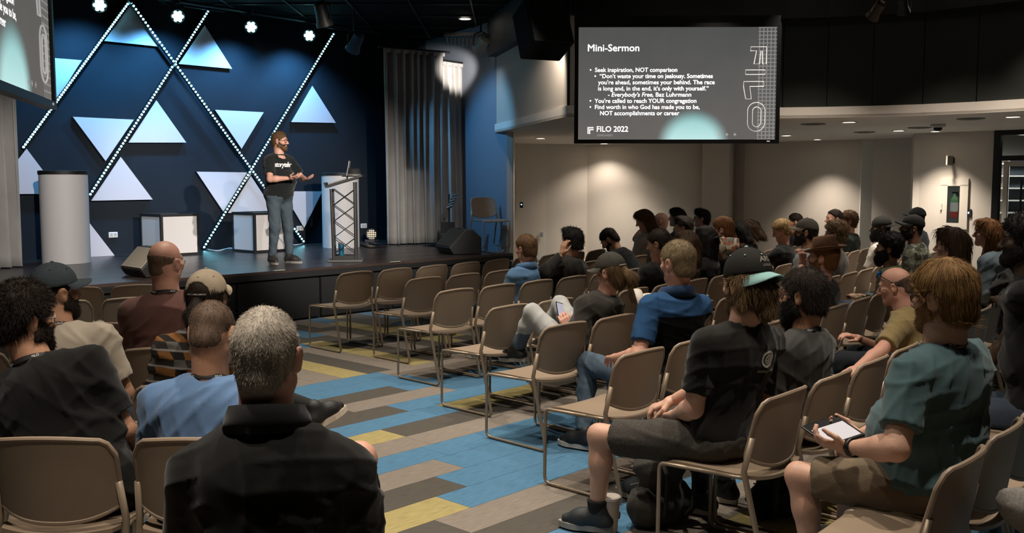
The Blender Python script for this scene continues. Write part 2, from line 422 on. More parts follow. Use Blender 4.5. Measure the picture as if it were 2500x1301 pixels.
# ------------------------------------------------------------------ stage set: triangles, LED tubes
m_tri = M('triangle_panel','#c3bfc4',.6)
m_trib = M('triangle_edge','#1a1c1f',.7)
TRI = [('upper grey triangle under the crossed LED tubes at the apex',[(318,12),(255,100),(392,114)]),
 ('white triangle half hidden by the left screen',[(72,137),(200,147),(140,241)]),
 ('upward triangle high on the wall washed in blue',[(500,62),(437,156),(567,168)]),
 ('downward triangle left of the middle, above the round plinth',[(178,285),(327,292),(258,393)]),
 ('upward triangle in the middle of the wall',[(382,245),(314,348),(455,348)]),
 ('upward triangle low on the wall right of the round plinth',[(295,383),(223,490),(373,487)]),
 ('downward triangle left of the speaker, halfway up the wall',[(525,268),(644,274),(590,363)]),
 ('small upward triangle right of the speaker, pale blue',[(763,210),(712,298),(820,300)]),
 ('downward triangle low beside the LED crossing',[(480,419),(617,421),(545,516)]),
 ('upward triangle behind the second cube',[(613,430),(557,520),(672,520)]),
 ('downward triangle between the speaker and the right plinth',[(690,467),(787,467),(743,556)]),
 ('upward triangle at the far left beside the curtain',[(65,363),(-20,474),(148,473)]),
 ('triangle standing on the stage floor behind the round plinth',[(206,528),(133,632),(281,625)])]
for lab, px in TRI:
    P = [pw(u,v,.075) for u,v in px]
    ctr = (P[0]+P[1]+P[2])/3
    e = empty('wall_triangle', ctr); tag(e, lab, 'panel', 'triangle panels on the stage wall')
    MB().prism([p-ctr for p in P], -WN*.012).obj('triangle_face', m_tri, e)
    MB().prism([(p-ctr)*.985 - WN*.012 for p in P], -WN*.062).obj('triangle_core', m_trib, e)
m_led = M('led_glow',(.28,.85,1.0),.4,emit=12)
m_tube = M('led_bar','#10161a',.4)
for (a_, b_, n_, lab) in (((318,2),(56,362),62,'LED tube running from the apex down to the left curtain'),((318,2),(744,592),84,'long LED tube running from the apex down to the right plinth'),
    ((511,24),(219,478),66,'middle LED tube crossing the long one near the top'),((817,80),(497,607),80,'right LED tube passing behind the standing speaker')):
    o_ = .165 if n_ == 84 else .11; A_, B_ = pw(*a_, o_), pw(*b_, o_); e = empty('led_tube', A_); tag(e, lab, 'LED light', 'LED tubes on the stage wall')
    d = (B_-A_); q = d.to_track_quat('X','Z').to_matrix()
    # bar flat against the wall
    dn = d.normalized(); side = dn.cross(WN).normalized(); R3 = Matrix((dn, side, WN)).transposed()
    MB().box(d/2 - WN*.03, (d.length/2, .022, .02), R3).obj('led_housing', m_tube, e)
    b = MB()
    for k in range(n_):
        b.lathe([(.0155,0),(.0145,.008),(.008,.014)], d*((k+.5)/n_) - WN*.01, 8, R3 @ Matrix(((1,0,0),(0,1,0),(0,0,1))))
    o = b.obj('led_lens', m_led, e, fixn=False); o['kind'] = 'stuff'
    m2 = MB().box(d*.0+dn*.0, (.03,.03,.03), R3); m2.obj('led_bracket', m_tube, e)
# outlets
m_white = M('white_plastic','#d5d2cf',.4)
for u, v, lab in ((275,573,'white double wall outlet beside the first cube'),(731,557,'white wall outlet low behind the speaker'),(887,551,'white wall outlet by the curtain with a cable')):
    p = pw(u,v,.0); e = empty('wall_outlet', p, WALL_A); tag(e, lab, 'outlet')
    bevel(MB().box((0,-.012,0),(.065,.012,.04)).obj('cover_plate', m_white, e), .004)
    for x in (-.028,.028): MB().box((x,-.026,0),(.018,.003,.024)).obj('socket', M('socket_grey','#a9a6a2',.5), e)
# ------------------------------------------------------------------ plinths and cubes
m_plinth = M('plinth_white','#c9c6c5',.6)
for (u,v,lab) in ((163,647,'round white plinth with black top at the left of the stage'),(833,607,'round white plinth with black top behind the lectern')):
    p = pz(u, v, ZS); yy = p.y + (.30 if u < 400 else .28); p = Vector((p.x*(yy/p.y), yy, ZS+.006))
    e = empty('round_plinth', p); tag(e, lab, 'plinth')
    MB().lathe([(.295,0),(.295,1.15)], seg=48).obj('plinth_drum', m_plinth, e, 'auto')
    MB().lathe([(.305,1.15),(.305,1.195),(.29,1.2)], seg=48).obj('plinth_top', m_black, e, 'auto')
m_cubep = M('cube_panel','#cdc9c6',.55)
m_cubef = M('cube_frame','#1d1c1c',.5)
for (u,v,lab) in ((395,628,'white panelled cube with black edges left of the LED crossing'),(622,619,'white panelled cube with black edges behind the speaker')):
    c0 = pz(u, v, ZS); S = .6
    ctr = c0 + WA*S*.5 - WN*S*.5
    e = empty('stage_cube', ctr + Vector((0,0,.006)), WALL_A); tag(e, lab, 'cube', 'white stage cubes')
    h = S/2; t = .018
    fr = MB()
    for x in (-1,1):
        for y in (-1,1):
            fr.box((x*(h-t), y*(h-t), h), (t,t,h))
            fr.box((0,0,0),(0,0,0)) if False else None
    for z in (t, S-t):
        for s_ in (-1,1):
            fr.box((0, s_*(h-t), z), (h-2*t,t,t)); fr.box((s_*(h-t), 0, z), (t,h-2*t,t))
    fr.obj('cube_frame', m_cubef, e)
    for s_ in (-1,1):
        MB().box((0, s_*(h-t), h),(h-2*t,.004,h-2*t)).obj('cube_panel', m_cubep, e); MB().box((s_*(h-t),0,h),(.004,h-2*t,h-2*t)).obj('cube_panel', m_cubep, e)
    MB().box((0,0,S-t),(h-2*t,h-2*t,.004)).obj('cube_lid', M('cube_lid','#4b4a49',.5), e)
# ------------------------------------------------------------------ lectern
LP = pz(840, 640, ZS) + Vector((0,.14,.006)); lrz = math.radians(6)
lec = empty('lectern', LP, lrz); tag(lec, 'black truss lectern with slanted top on the stage', 'lectern')
m_truss = M('truss_black','#2f2d2b',.45,.2)
bevel(MB().box((0,0,.012),(.23,.2,.012)).obj('base_plate', M('base_grey','#55544f',.5), lec), .006)
xs = (-.15,.14); zt = {xs[0]:.96, xs[1]:1.05}
for x in xs:
    for y in (-.13,.13):
        b = MB().tube([(x*1.0,y,.02),(x*1.06-.012,y,zt[x])], .019, 10).obj('post', m_truss, lec)
for y in (-.13,.13):
    for k in range(4):
        z0, z1 = .1+.215*k, .1+.215*(k+1)
        MB().tube([(xs[0],y,z0),(xs[1],y,z1)], .006, 6).obj('lattice_bar', m_truss, lec)
        MB().tube([(xs[1],y,z0),(xs[0],y,z1)], .006, 6).obj('lattice_bar', m_truss, lec)
    MB().box((0,y,.05),(.16,.012,.03)).obj('foot_bar', m_truss, lec)
tilt = Matrix.Rotation(math.radians(-17), 3, 'Y')
bevel(MB().box((-.0,0,1.06),(.25,.26,.014),tilt).obj('top_board', m_truss, lec), .004)
MB().box(Vector((0,0,1.06)) + tilt @ Vector((-.245,0,.03)),(.008,.26,.028),tilt).obj('book_ledge', m_truss, lec)
T2 = lambda p: Vector((0,0,1.06)) + tilt @ Vector(p)
def on_lectern(p): return Vector(LP) + rz(lrz) @ T2(p)
lap = empty('laptop', on_lectern((-.08,0,.016))); lap.rotation_euler = (rz(lrz) @ tilt).to_euler(); tag(lap, 'open silver laptop on the slanted lectern top', 'laptop')
m_silver = M('silver','#a9a6a0',.35,.8)
bevel(MB().box((0,0,.008),(.12,.165,.008)).obj('keyboard_base', m_silver, lap), .003)
R_ = Matrix.Rotation(math.radians(28), 3, 'Y')
MB().box(Vector((.12,0,.016))+R_@Vector((0,0,.115)),(.005,.165,.115),R_).obj('screen_lid', m_silver, lap)
MB().box(Vector((.12,0,.016))+R_@Vector((-.0055,0,.117)),(.0008,.155,.1),R_).obj('screen', M('laptop_screen','#3d5064',.3,emit=.6), lap)
hat = empty('brimmed_hat', on_lectern((.13,-.05,.016))); tag(hat, 'black brimmed hat lying on the lectern behind the laptop', 'hat')
m_hat = M('black_felt','#121312',.8)
MB().lathe([(.155,.02),(.15,.008),(.1,.012),(.095,.05),(.088,.1),(.07,.118),(.03,.112),(.002,.11)], seg=28).obj('hat_crown', m_hat, hat, True)
MB().lathe([(.1,.02),(.099,.045),(.097,.045),(.096,.02)], seg=28, cap=False).obj('hat_band', M('hat_band','#5c5a55',.5), hat, True)
btl = empty('tumbler', Vector(LP) + rz(lrz) @ Vector((-.06,.02,.025))); tag(btl, 'blue insulated tumbler standing inside the lectern base', 'tumbler')
MB().lathe([(.032,0),(.04,.19),(.04,.2)], seg=20).obj('tumbler_body', M('tumbler_blue','#1c5f7a',.35,.3), btl, 'auto')
MB().lathe([(.042,.2),(.042,.215),(.03,.22)], seg=20).obj('tumbler_lid', M('tumbler_lid','#6d6a66',.4), btl, 'auto')
# ------------------------------------------------------------------ curtains
def curtain_mat(nm, c): return M(nm, c, .9, var=.1, scale=3, bump=.2, bscale=200, sheen=.3, spec=.2)
def curtain(name, P0, P1, z0, z1, mat, folds, amp, label, seed=1, pinch=.8):
    rr = random.Random(seed); P0, P1 = Vector(P0), Vector(P1); d = P1-P0; L = d.length; d.normalize(); nrm = Vector((d.y,-d.x,0))
    e = empty(name, ((P0+P1)/2).to_3d()); e.location.z = z0; base = e.location.copy(); tag(e, label, 'curtain')
    ph = [rr.uniform(0,6.28) for _ in range(8)]; N = folds*14; rows = []
    for iz in range(25):
        tz = iz/24; z = z0 + (z1-z0)*tz; row = []
        flare = 1 - .55*tz*pinch
        for i in range(N+1):
            s = i/N; th = s*folds*2*math.pi + 1.2*math.sin(s*9+ph[0]) + .25*math.sin(3*tz+ph[1]+s*5)
            o = amp*(flare+.15)*(math.sin(th) + .35*math.sin(2*th+ph[2]) + .3*math.sin(.43*th+ph[3]))
            if iz == 0: o *= 1.08
            row.append(P0 + d*(L*s + .015*math.sin(th*2+tz*2)) + nrm*o + Vector((0,0,z)) - base)
        rows.append(row)
    b = MB().grid(rows); o = b.obj('drape', mat, e, True, fixn=False)
    md = o.modifiers.new('thick','SOLIDIFY'); md.thickness = .006
    b = MB().tube([P0 - d*.1 + Vector((0,0,z1+.03)) - base, P1 + d*.1 + Vector((0,0,z1+.03)) - base], .02); b.obj('curtain_rail', m_black, e)
    MB().box((P0+P1)/2 + Vector((0,0,z1-.01)) - base + nrm*0, (L/2,.012,.035), rz(math.atan2(d.y,d.x))).obj('heading_band', mat, e)
    return e
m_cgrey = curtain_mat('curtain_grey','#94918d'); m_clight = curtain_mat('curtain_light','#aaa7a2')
ca, cb = pz(940,600,ZS), pz(1085,596,ZS)
curtain('stage_curtain', (ca.x,ca.y+.12,0), (cb.x,cb.y+.3,0), ZS+.02, 3.86, m_cgrey, 8, .085, 'wide grey stage curtain right of the lectern, dark at the top', 3)
cc, cd = pz(1084,594,ZS), pz(1168,585,ZS)
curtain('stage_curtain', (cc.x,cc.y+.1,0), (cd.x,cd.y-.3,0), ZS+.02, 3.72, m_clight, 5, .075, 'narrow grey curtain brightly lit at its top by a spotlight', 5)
cl0, cl1 = pz(-160,672,ZS), pz(58,652,ZS)
curtain('stage_curtain', (cl0.x,cl0.y,0), (cl1.x,cl1.y,0), ZS+.02, 3.9, m_cgrey, 8, .09, 'grey stage curtain at the far left under the left screen', 9)
# bead pipe rack above the lit curtain
rk = empty('pipe_rack', py(1130,96,16.3)); tag(rk, 'short rack of chrome rods above the lit curtain', 'rack')
m_chrome = M('chrome','#c9c2b6',.25,.9)
MB().box((0,0,.08),(.3,.05,.02)).obj('rack_bar', m_black, rk)
for k in range(9): MB().tube([(-.26+.065*k,0,.06),(-.26+.065*k,0,-.1)], .012, 8).obj('rack_rod', m_chrome, rk)
# ------------------------------------------------------------------ stage lights on their pipe
m_can = M('lamp_can','#0d0d0e',.5)
m_parglow = M('par_glow',(.35,.95,1.0),.4,emit=14)
par_px = [(243,13),(434,40),(613,66),(755,87)]
par_P = []
for k, (u,v) in enumerate(par_px):
    r = ray(u,v); t = (4.02-CAM_H)/r.z; par_P.append(Vector((0,0,CAM_H))+r*t)
pd = (par_P[3]-par_P[0]).normalized()
pipe = MB().tube([par_P[0]-pd*3+Vector((0,0,.22)), par_P[3]+pd*1.7+Vector((0,0,.22))], .025); o = pipe.obj('lighting_pipe', m_black); tag(o, 'black lighting pipe above the stage', 'pipe')
for k, p in enumerate(par_P):
    e = empty('stage_light', p); tag(e, 'glowing blue stage light on the pipe, %s' % ('leftmost, beside the left screen','second from the left, over the grey triangle','third from the left, above the blue triangle','rightmost, near the right LED tube')[k], 'stage light', 'blue LED stage lights')
    tgt = p + WN*.9 + Vector((0,0,-2.6)); d = (Vector((0.2,2,1.9))-p).normalized()
    q = d.to_track_quat('Z','Y').to_matrix()
    MB().lathe([(.05,-.2),(.085,-.16),(.1,0),(.1,.02),(.092,.02),(.088,.0)], seg=24, rot=q, cap=False).obj('lamp_can', m_can, e, 'auto')
    MB().lathe([(.05,-.2),(.001,-.2)], seg=16, rot=q).obj('can_back', m_can, e)
    for j in range(7):
        a = j*math.pi/3; rr = 0 if j == 6 else .055
        MB().lathe([(.027,0),(.026,.012),(.015,.022)], q @ Vector((rr*math.cos(a), rr*math.sin(a), .004)), 12, q).obj('led_cell', m_parglow, e)
    MB().tube([q@Vector((-.11,0,-.05)), q@Vector((-.11,0,-.05))+Vector((0,0,.12)), (0,0,.2)], .01, 6).obj('yoke', m_can, e)
    MB().box((0,0,.22),(.03,.03,.04)).obj('clamp', m_can, e)
    s0 = WO.copy(); along = (p - WO).dot(WA)
    wallpt = WO + WA*(along+.1) + Vector((0,0,2.0))
    spot(p + (wallpt-p).normalized()*.13, wallpt, STAGE_BLUE_W, COOL, 128, .8, .07, e)
# pipe stubs holding the LED tubes
for u, v in ((500,22),(822,70)):
    p = pw(u,v,.2); o = MB().tube([p - WA*.35, p + WA*.35], .014).obj('tube_hanger', M('hanger_blue','#27323a',.5)); tag(o, 'short bar at the top of the %s LED tube' % ('middle' if u < 700 else 'right'), 'bar')
# small unlit moving fixtures near the ceiling
def theatre_light(px, Y, aim, label, mat, scale=1.0, lit=None, watts=0, col=NEUT, angle=40, target=None):
    p = py(px[0],px[1],Y); e = empty('spotlight', p); tag(e, label, 'spotlight')
    q = Vector(aim).to_track_quat('Z','Y').to_matrix(); k = scale
    MB().lathe([(.04*k,-.22*k),(.075*k,-.18*k),(.08*k,-.02*k),(.105*k,.06*k),(.105*k,.08*k)], seg=20, rot=q).obj('lamp_body', mat, e, 'auto')
    MB().lathe([(.085*k,.081*k),(.03*k,.086*k)], seg=20, rot=q).obj('lens', M('warm_lens','#fff0d8',.3,emit=lit) if lit else M('dull_lens','#4c4a45',.3), e)
    MB().tube([q@Vector((-.11*k,0,0)), q@Vector((-.12*k,0,-.04*k))+Vector((0,0,.12*k)), (0,0,.2*k), q@Vector((.12*k,0,-.04*k))+Vector((0,0,.12*k)), q@Vector((.11*k,0,0))], .009*k, 6).obj('yoke', m_can, e)
    MB().tube([(0,0,.19*k),(0,0,max(.25,ZC-p.z-.01))], .014, 8).obj('drop_pipe', m_can, e)
    if watts: spot(p + Vector(aim).normalized()*.16*k, Vector(target) if target is not None else p+Vector(aim), watts, col, angle, .6, .05, e)
    return p
m_lightcan = M('pale_can','#a79c8c',.5)
ct = pz(1130,590,ZS); 
theatre_light((1174,112),15.2,(-.45,.9,-.55),'pale theatre spotlight hanging right of the lit curtain',m_lightcan,1.1,None,460,NEUT,25,(-.93,17.0,3.62))
theatre_light((865,112),15.2,(-.5,.5,-.8),'dark theatre lamp with blue rim at the right end of the pipe',M('blue_can','#223b52',.5),1.1,None,210,COOL,66,(-.2,16.3,2.0))
theatre_light((790,48),13.2,(.2,.3,-1),'dim theatre lamp near the ceiling above the right LED tube',M('dull_can','#2d2b27',.5),1.1)
theatre_light((2135,34),10.6,(-.3,.6,-.7),'small ceiling lamp glinting above the dark upper wall',M('dull_can2','#4a3a28',.4),.7)
theatre_light((2205,20),10.9,(.3,.5,-.7),'small black ceiling lamp right of the glinting one',m_can,.7)
# front lights: they hang from the house ceiling, outside the frame
for k, (pos, tg, wt, an) in enumerate((((1.7,6.6,4.05),(-3.3,14.5,1.3),FRONT_W,33),((-1.4,4.6,4.05),(-5.4,12.9,.9),FRONT_W*.75,28),((.9,4.8,4.05),(-2.3,13.4,1.0),FRONT_W*.4,26))):
    e = empty('front_light', pos); tag(e, 'theatre lamp over the seats aimed at the stage, %s' % ('middle one','nearest the left seats','furthest right')[k], 'spotlight', 'front lights over the seats')
    d = (Vector(tg)-Vector(pos)).normalized(); q = d.to_track_quat('Z','Y').to_matrix()
    MB().lathe([(.05,-.3),(.09,-.25),(.09,0),(.11,.08)], seg=20, rot=q).obj('lamp_body', m_can, e, 'auto')
    MB().tube([(0,0,.05),(0,0,ZC-pos[2]-.01)], .015, 8).obj('drop_pipe', m_can, e)
    spot(Vector(pos)+d*.12, tg, wt, NEUT, an, .6, .04, e)
# dark upper wall warm spot
theatre_light((1304,62),12.35,(.3,.6,-.7),'small lamp behind the hung loudspeaker lighting the wall beside it',m_can,.6,None,70,WARM,95,(.52,13.1,2.75))
# ------------------------------------------------------------------ hung loudspeaker
sp = empty('hung_loudspeaker', py(1325,72,11.2), math.radians(24)); tag(sp, 'large black loudspeaker hung left of the main screen', 'loudspeaker')
Rt = Matrix.Rotation(math.radians(-24), 3, 'X')
bevel(MB().box((0,0,.0),(.25,.2,.28),Rt).obj('cabinet', M('loudspeaker_black','#040404',.8,spec=.1), sp), .02)
MB().box(Rt@Vector((0,-.205,0)),(.24,.006,.28),Rt).obj('grille', M('grille_black','#060606',.9), sp)
for x in (-.2,.2): MB().tube([(x,.05,.2),(x,.05,ZC-sp.location.z-.01)], .008, 6).obj('hanging_chain', m_can, sp)
# ------------------------------------------------------------------ stage monitors
def wedge(name, loc, rot, label, m1, m2, s=1.0):
    e = empty(name, loc, rot); tag(e, label, 'monitor speaker')
    W2 = .3*s; prof = [(-.24,0),(.2,0),(.27,.1),(.02,.36),(-.1,.36),(-.24,.24)]
    b = MB().prism([(-W2, y*s, z*s) for y, z in prof], (2*W2,0,0)).obj('cabinet', m1, e); bevel(b, .012)
    n = Vector((0,.26,.25)).normalized(); c = Vector((0,.145*s,.23*s)); d = Vector((0,-.25,.26)).normalized()
    R3 = Matrix((Vector((1,0,0)), d, n)).transposed()
    MB().box(c+n*.006,(W2*.92,.16*s,.006),R3).obj('grille', m2, e)
    MB().box((0,-.03*s,.365*s),(.06*s,.03*s,.008)).obj('handle', m2, e)
    return e
w1 = pz(1118,622,ZS); wedge('stage_monitor', (w1.x,w1.y+.25,ZS+.008), math.radians(115), 'black wedge monitor at the stage edge by the curtains', M('wedge_black','#1d1e1d',.6), M('wedge_grille','#252624',.8), 1.0)
w2 = pz(362,676,ZS); e = wedge('stage_monitor', (w2.x,w2.y+.1,ZS+.008), math.radians(135), 'black wedge monitor with pale top behind the bald man', M('wedge_dark','#191919',.6), M('wedge_top','#8e8576',.7), .9)
# music stand with chrome bits in front of the lit curtain
ms = pz(1097,600,ZS); e = empty('hardware_stand', (ms.x,ms.y,ZS+.006)); tag(e, 'black stand with chrome clamps in front of the lit curtain', 'stand')
for a in (0,2.1,4.2): MB().tube([(0,0,.2),(.22*math.cos(a),.22*math.sin(a),.01)], .01, 6).obj('leg', m_can, e)
MB().tube([(0,0,.18),(0,0,.85)], .013, 8).obj('pole', m_can, e)
bevel(MB().box((-.02,-.03,.3),(.11,.02,.09)).obj('tray', m_can, e), .004)
for k in range(5): MB().tube([(-.03+.02*k,0,.62+.05*k),(.06+.02*k,-.03,.66+.045*k)], .022, 10).obj('clamp', m_chrome, e)
# floor LED par by the curtain, cables
fl = pz(905,592,ZS); e = empty('floor_light', (fl.x,fl.y+.1,ZS+.006), math.radians(20)); tag(e, 'small floor light with lit LED grid beside the curtain', 'light')
MB().lathe([(.09,-.1),(.1,0),(.1,.02)], (0,0,.13), 20, Matrix.Rotation(math.radians(80),3,'X')).obj('lamp_can', m_can, e, 'auto')
for i in range(-2,3):
    for j in range(-2,3):
        if abs(i)+abs(j) < 4: MB().lathe([(.012,0),(.008,.008)], (i*.032,-.025,.13+j*.032), 8, Matrix.Rotation(math.radians(90),3,'X')).obj('led_cell', M('led_warm','#e8c9a0',.4,emit=1.2), e)
MB().box((0,.02,.02),(.12,.05,.02)).obj('floor_bracket', m_can, e)
def cable(pts, label, mat, r=.009):
    P = [Vector(p) for p in pts]; fine = []
    for i in range(len(P)-1):
        for k in range(6):
            t = k/6; p0, p1, p2, p3 = P[max(i-1,0)], P[i], P[i+1], P[min(i+2,len(P)-1)]
            fine.append(.5*((2*p1)+(-p0+p2)*t+(2*p0-5*p1+4*p2-p3)*t*t+(-p0+3*p1-3*p2+p3)*t**3))
    fine.append(P[-1]); o = MB().tube(fine, r, 6).obj('cable', mat, None, True); tag(o, label, 'cable'); return o
zc = ZS+.014
cable([pz(u,v,zc) for u,v in ((500,607),(530,612),(560,606),(585,609))], 'pale cable from the foot of the right LED tube', m_white, .008)
cable([pz(u,v,zc) for u,v in ((742,594),(720,598),(705,594),(690,597))], 'pale cable at the foot of the long LED tube', m_white, .008)
cable([pz(u,v,zc) for u,v in ((880,598),(905,604),(925,600),(900,594),(930,598))], 'black cable tangle by the floor light', m_can, .01)
cable([pz(u,v,zc) for u,v in ((1150,606),(1180,612),(1212,618),(1230,610))], 'grey cable trailing from the wedge monitor', M('cable_grey','#7d7a76',.5), .008)
# ------------------------------------------------------------------ projection screens with the slide
m_bez = M('screen_bezel','#050505',.4)
def screen_mat(name, strength):
    m = bpy.data.materials.new(name); m.use_nodes = True; nt = m.node_tree; N = nt.nodes; Lk = nt.links
    for n in list(N): N.remove(n)
    out = N.new('ShaderNodeOutputMaterial'); em = N.new('ShaderNodeEmission'); em.inputs[1].default_value = strength
    tc = N.new('ShaderNodeTexCoord'); sep = N.new('ShaderNodeSeparateXYZ'); Lk.new(tc.outputs['Object'], sep.inputs[0])
    def math_(op, a, b=None, c=None):
        n = N.new('ShaderNodeMath'); n.operation = op
        for i, x in enumerate((a,b,c)):
            if x is None: continue
            if isinstance(x, (int,float)): n.inputs[i].default_value = x
            else: Lk.new(x, n.inputs[i])
        return n.outputs[0]
    X, Z = sep.outputs[0], sep.outputs[2]              # screen is 2 wide, 1.125 high, origin centre
    nz = N.new('ShaderNodeTexNoise'); nz.inputs['Scale'].default_value = 2.2; nz.inputs['Detail'].default_value = 5; Lk.new(tc.outputs['Object'], nz.inputs[0])
    base = N.new('ShaderNodeMix'); base.data_type = 'RGBA'
    base.inputs[6].default_value = (*lin('#474a4a'),1); base.inputs[7].default_value = (*lin('#6c6864'),1)
    zf = math_('MULTIPLY_ADD', Z, -.55, .30); zf = math_('ADD', zf, math_('MULTIPLY', nz.outputs[0], .45)); Lk.new(zf, base.inputs[0])
    # cyan dome at the bottom
    dx = math_('MULTIPLY', math_('SUBTRACT', X, .17), 2.6); dz = math_('MULTIPLY', math_('ADD', Z, .60), 2.75)
    rr = math_('SQRT', math_('ADD', math_('MULTIPLY', dx, dx), math_('MULTIPLY', dz, dz)))
    dm = N.new('ShaderNodeMapRange'); dm.interpolation_type = 'SMOOTHSTEP'; dm.inputs[1].default_value = 1.0; dm.inputs[2].default_value = .52; dm.inputs[3].default_value = 0; dm.inputs[4].default_value = 1; Lk.new(rr, dm.inputs[0])
    cy = N.new('ShaderNodeMix'); cy.data_type = 'RGBA'; cy.inputs[6].default_value = (*lin('#6fb6b8'),1); cy.inputs[7].default_value = (*lin('#c9efec'),1)
    gz = math_('MULTIPLY_ADD', Z, -2.2, -.35); Lk.new(gz, cy.inputs[0]); cy.clamp_factor = True
    m1 = N.new('ShaderNodeMix'); m1.data_type = 'RGBA'; Lk.new(dm.outputs[0], m1.inputs[0]); Lk.new(base.outputs[2], m1.inputs[6]); Lk.new(cy.outputs[2], m1.inputs[7])
    # fine grid on the right margin
    def lines(a):
        f = math_('FRACT', math_('MULTIPLY', a, 26.0)); return math_('LESS_THAN', math_('ABSOLUTE', math_('SUBTRACT', f, .5)), .13)
    gr = math_('MULTIPLY', math_('MAXIMUM', lines(X), lines(Z)), math_('GREATER_THAN', X, .815))
    m2 = N.new('ShaderNodeMix'); m2.data_type = 'RGBA'; Lk.new(math_('MULTIPLY', gr, .38), m2.inputs[0]); Lk.new(m1.outputs[2], m2.inputs[6]); m2.inputs[7].default_value = (*lin('#b9b6b2'),1)
    Lk.new(m2.outputs[2], em.inputs[0]); Lk.new(em.outputs[0], out.inputs[0]); return m
m_txt = M('slide_text','#f4f4f2',.5,emit=1.0)
m_out = M('slide_outline','#c9c9c7',.5,emit=.55)
m_dim = M('slide_dim_text','#a8a8a6',.5,emit=.6)
SL = [("Mini-Sermon",-.907,.325,.098,.0004,0,m_txt),
 ("•  Seek inspiration, NOT comparison",-.885,.118,.060,.0016,0,m_txt),("•  “Don't waste your time on jealousy. Sometimes",-.838,.056,.060,.0016,0,m_txt),
 ("you're ahead, sometimes your behind. The race",-.803,-.006,.060,.0016,0,m_txt),("is long and, in the end, it's only with yourself.”",-.803,-.068,.060,.0016,0,m_txt),
 ("- Everybody's Free,",-.70,-.130,.060,.0016,.2,m_txt),("Baz Luhrmann",-.225,-.130,.060,.0016,0,m_txt),
 ("•  You're called to reach YOUR congregation",-.885,-.192,.060,.0016,0,m_txt),("•  Find worth in who God has made you to be,",-.885,-.254,.060,.0016,0,m_txt),
 ("NOT accomplishments or career",-.778,-.316,.060,.0016,0,m_txt),("FILO 2022",-.810,-.482,.078,.0012,0,m_txt),("CHICAGO",-.806,-.528,.028,.001,0,m_dim)]
WID = {0:(-.907,-.385),1:(-.885,.0),2:(-.838,.36),3:(-.80,.38),4:(-.80,.32),5:(-.70,-.238),6:(-.215,.145),7:(-.885,.198),8:(-.885,.232),9:(-.778,.027),10:(-.810,-.49),11:(-.806,-.65)}
def outline_loop(pts, w_):
    b = MB(); b.tube([(p[0],0,p[1]) for p in pts], w_, 4, closed=True); return b
def round_rect(cx, cz, hx, hz, r, n=5):
    out = []
    for sx, sz, a0 in ((1,1,0),(-1,1,90),(-1,-1,180),(1,-1,270)):
        for k in range(n+1):
            a = math.radians(a0+90*k/n); out.append((cx+sx*(hx-r)+r*math.cos(a), cz+sz*(hz-r)+r*math.sin(a)))
    return out
def thicken(me, b):
    V = [v.co.copy() for v in me.vertices]; Fc = [tuple(p.vertices) for p in me.polygons]; vs, fs = [], []
    for dx, dy in ((0,0),(b,0),(-b,0),(0,b),(0,-b)):
        n = len(vs); vs += [(v.x+dx, v.y+dy, 0) for v in V]; fs += [tuple(i+n for i in f) for f in Fc]
    m2 = bpy.data.meshes.new('slide_text'); m2.from_pydata(vs, [], fs); return m2
def build_screen(name, ctr, right, half_w, label):
    right = Vector(right).normalized(); upv = Vector((0,0,1)); nrm = right.cross(upv)        # faces the viewer
    sc_ = half_w
    e = empty(name, ctr); e.rotation_euler = (0,0,math.atan2(right.y,right.x)); e.scale = (sc_,sc_,sc_); tag(e, label, 'screen')
    H = .5625
    MB().box((0,.02,0),(1,.012,H)).obj('projection_surface', screen_mat(name+'_slide', 1.0), e)
    for c, h in (((0,.02,H+.02),(1.04,.03,.02)),((0,.02,-H-.02),(1.04,.03,.02)),((-1.02,.02,0),(.02,.03,H)),((1.02,.02,0),(.02,.03,H))):
        MB().box(c,h).obj('bezel', m_bez, e)
    MB().box((0,.06,H+.06),(1.04,.03,.06)).obj('screen_casing', m_bez, e)
    MB().box((.93,-.012,-H-.018),(.015,.002,.006)).obj('maker_badge', m_dim, e)
    for i, (s, x, z, size, bold, sh, mt) in enumerate(SL):
        me = thicken(text_mesh(s, size, 0, sh), size*.022); x0, x1 = text_width(me); tx0, tx1 = WID[i]; k = (tx1-tx0)/(x1-x0)
        for v in me.vertices:
            xx, yy = v.co.x, v.co.y; v.co = (tx0+(xx-x0)*k, .004, z+yy)
        me.materials.clear(); me.materials.append(mt); mobj('slide_line', me, e)
    # outlined vertical lettering on the right margin
    for pts in ([(.735,.365),(.895,.365),(.895,.195),(.858,.195),(.852,.325),(.838,.325),(.828,.195),(.772,.195),(.795,.325),(.735,.325)] ,
                [(.688,.135),(.688,.09),(.885,.09),(.885,.135)],
                [(.672,.02),(.875,.02),(.875,-.03),(.735,-.03),(.752,-.155),(.695,-.155),(.672,-.04)],
                round_rect(.805,-.335,.088,.145,.085), round_rect(.81,-.335,.042,.10,.04)):
        outline_loop(pts, .0045).obj('slide_outline_letter', m_out, e)
    lg = MB()
    for pts in ([(-.905,-.435),(-.842,-.435),(-.842,-.448),(-.892,-.448),(-.892,-.505),(-.905,-.505)],[(-.888,-.455),(-.842,-.455),(-.842,-.468),(-.876,-.468),(-.876,-.507),(-.888,-.507)]):
        lg.prism([(x,.004,z) for x,z in pts], (0,-.001,0))
    lg.obj('slide_logo', m_txt, e)
    for k in range(3):
        b = MB(); x = .43+.082*k; b.box((x,.004,-.512),(.016,.001,.0035)); b.box((x,.004,-.512),(.0035,.001,.016)); b.obj('slide_plus', m_dim, e)
    for x in (-.7,.7): MB().tube([(x,.06,H+.1),(x,.06,(ZC-ctr[2]-.01)/sc_)], .006, 6).obj('suspension_cable', m_can, e)
    return e
YS = 11.75
tl, br = py(1412,68,YS), py(1896,341,YS)
s1, s2 = py(1412,203,YS), py(1895,205,YS-.03)
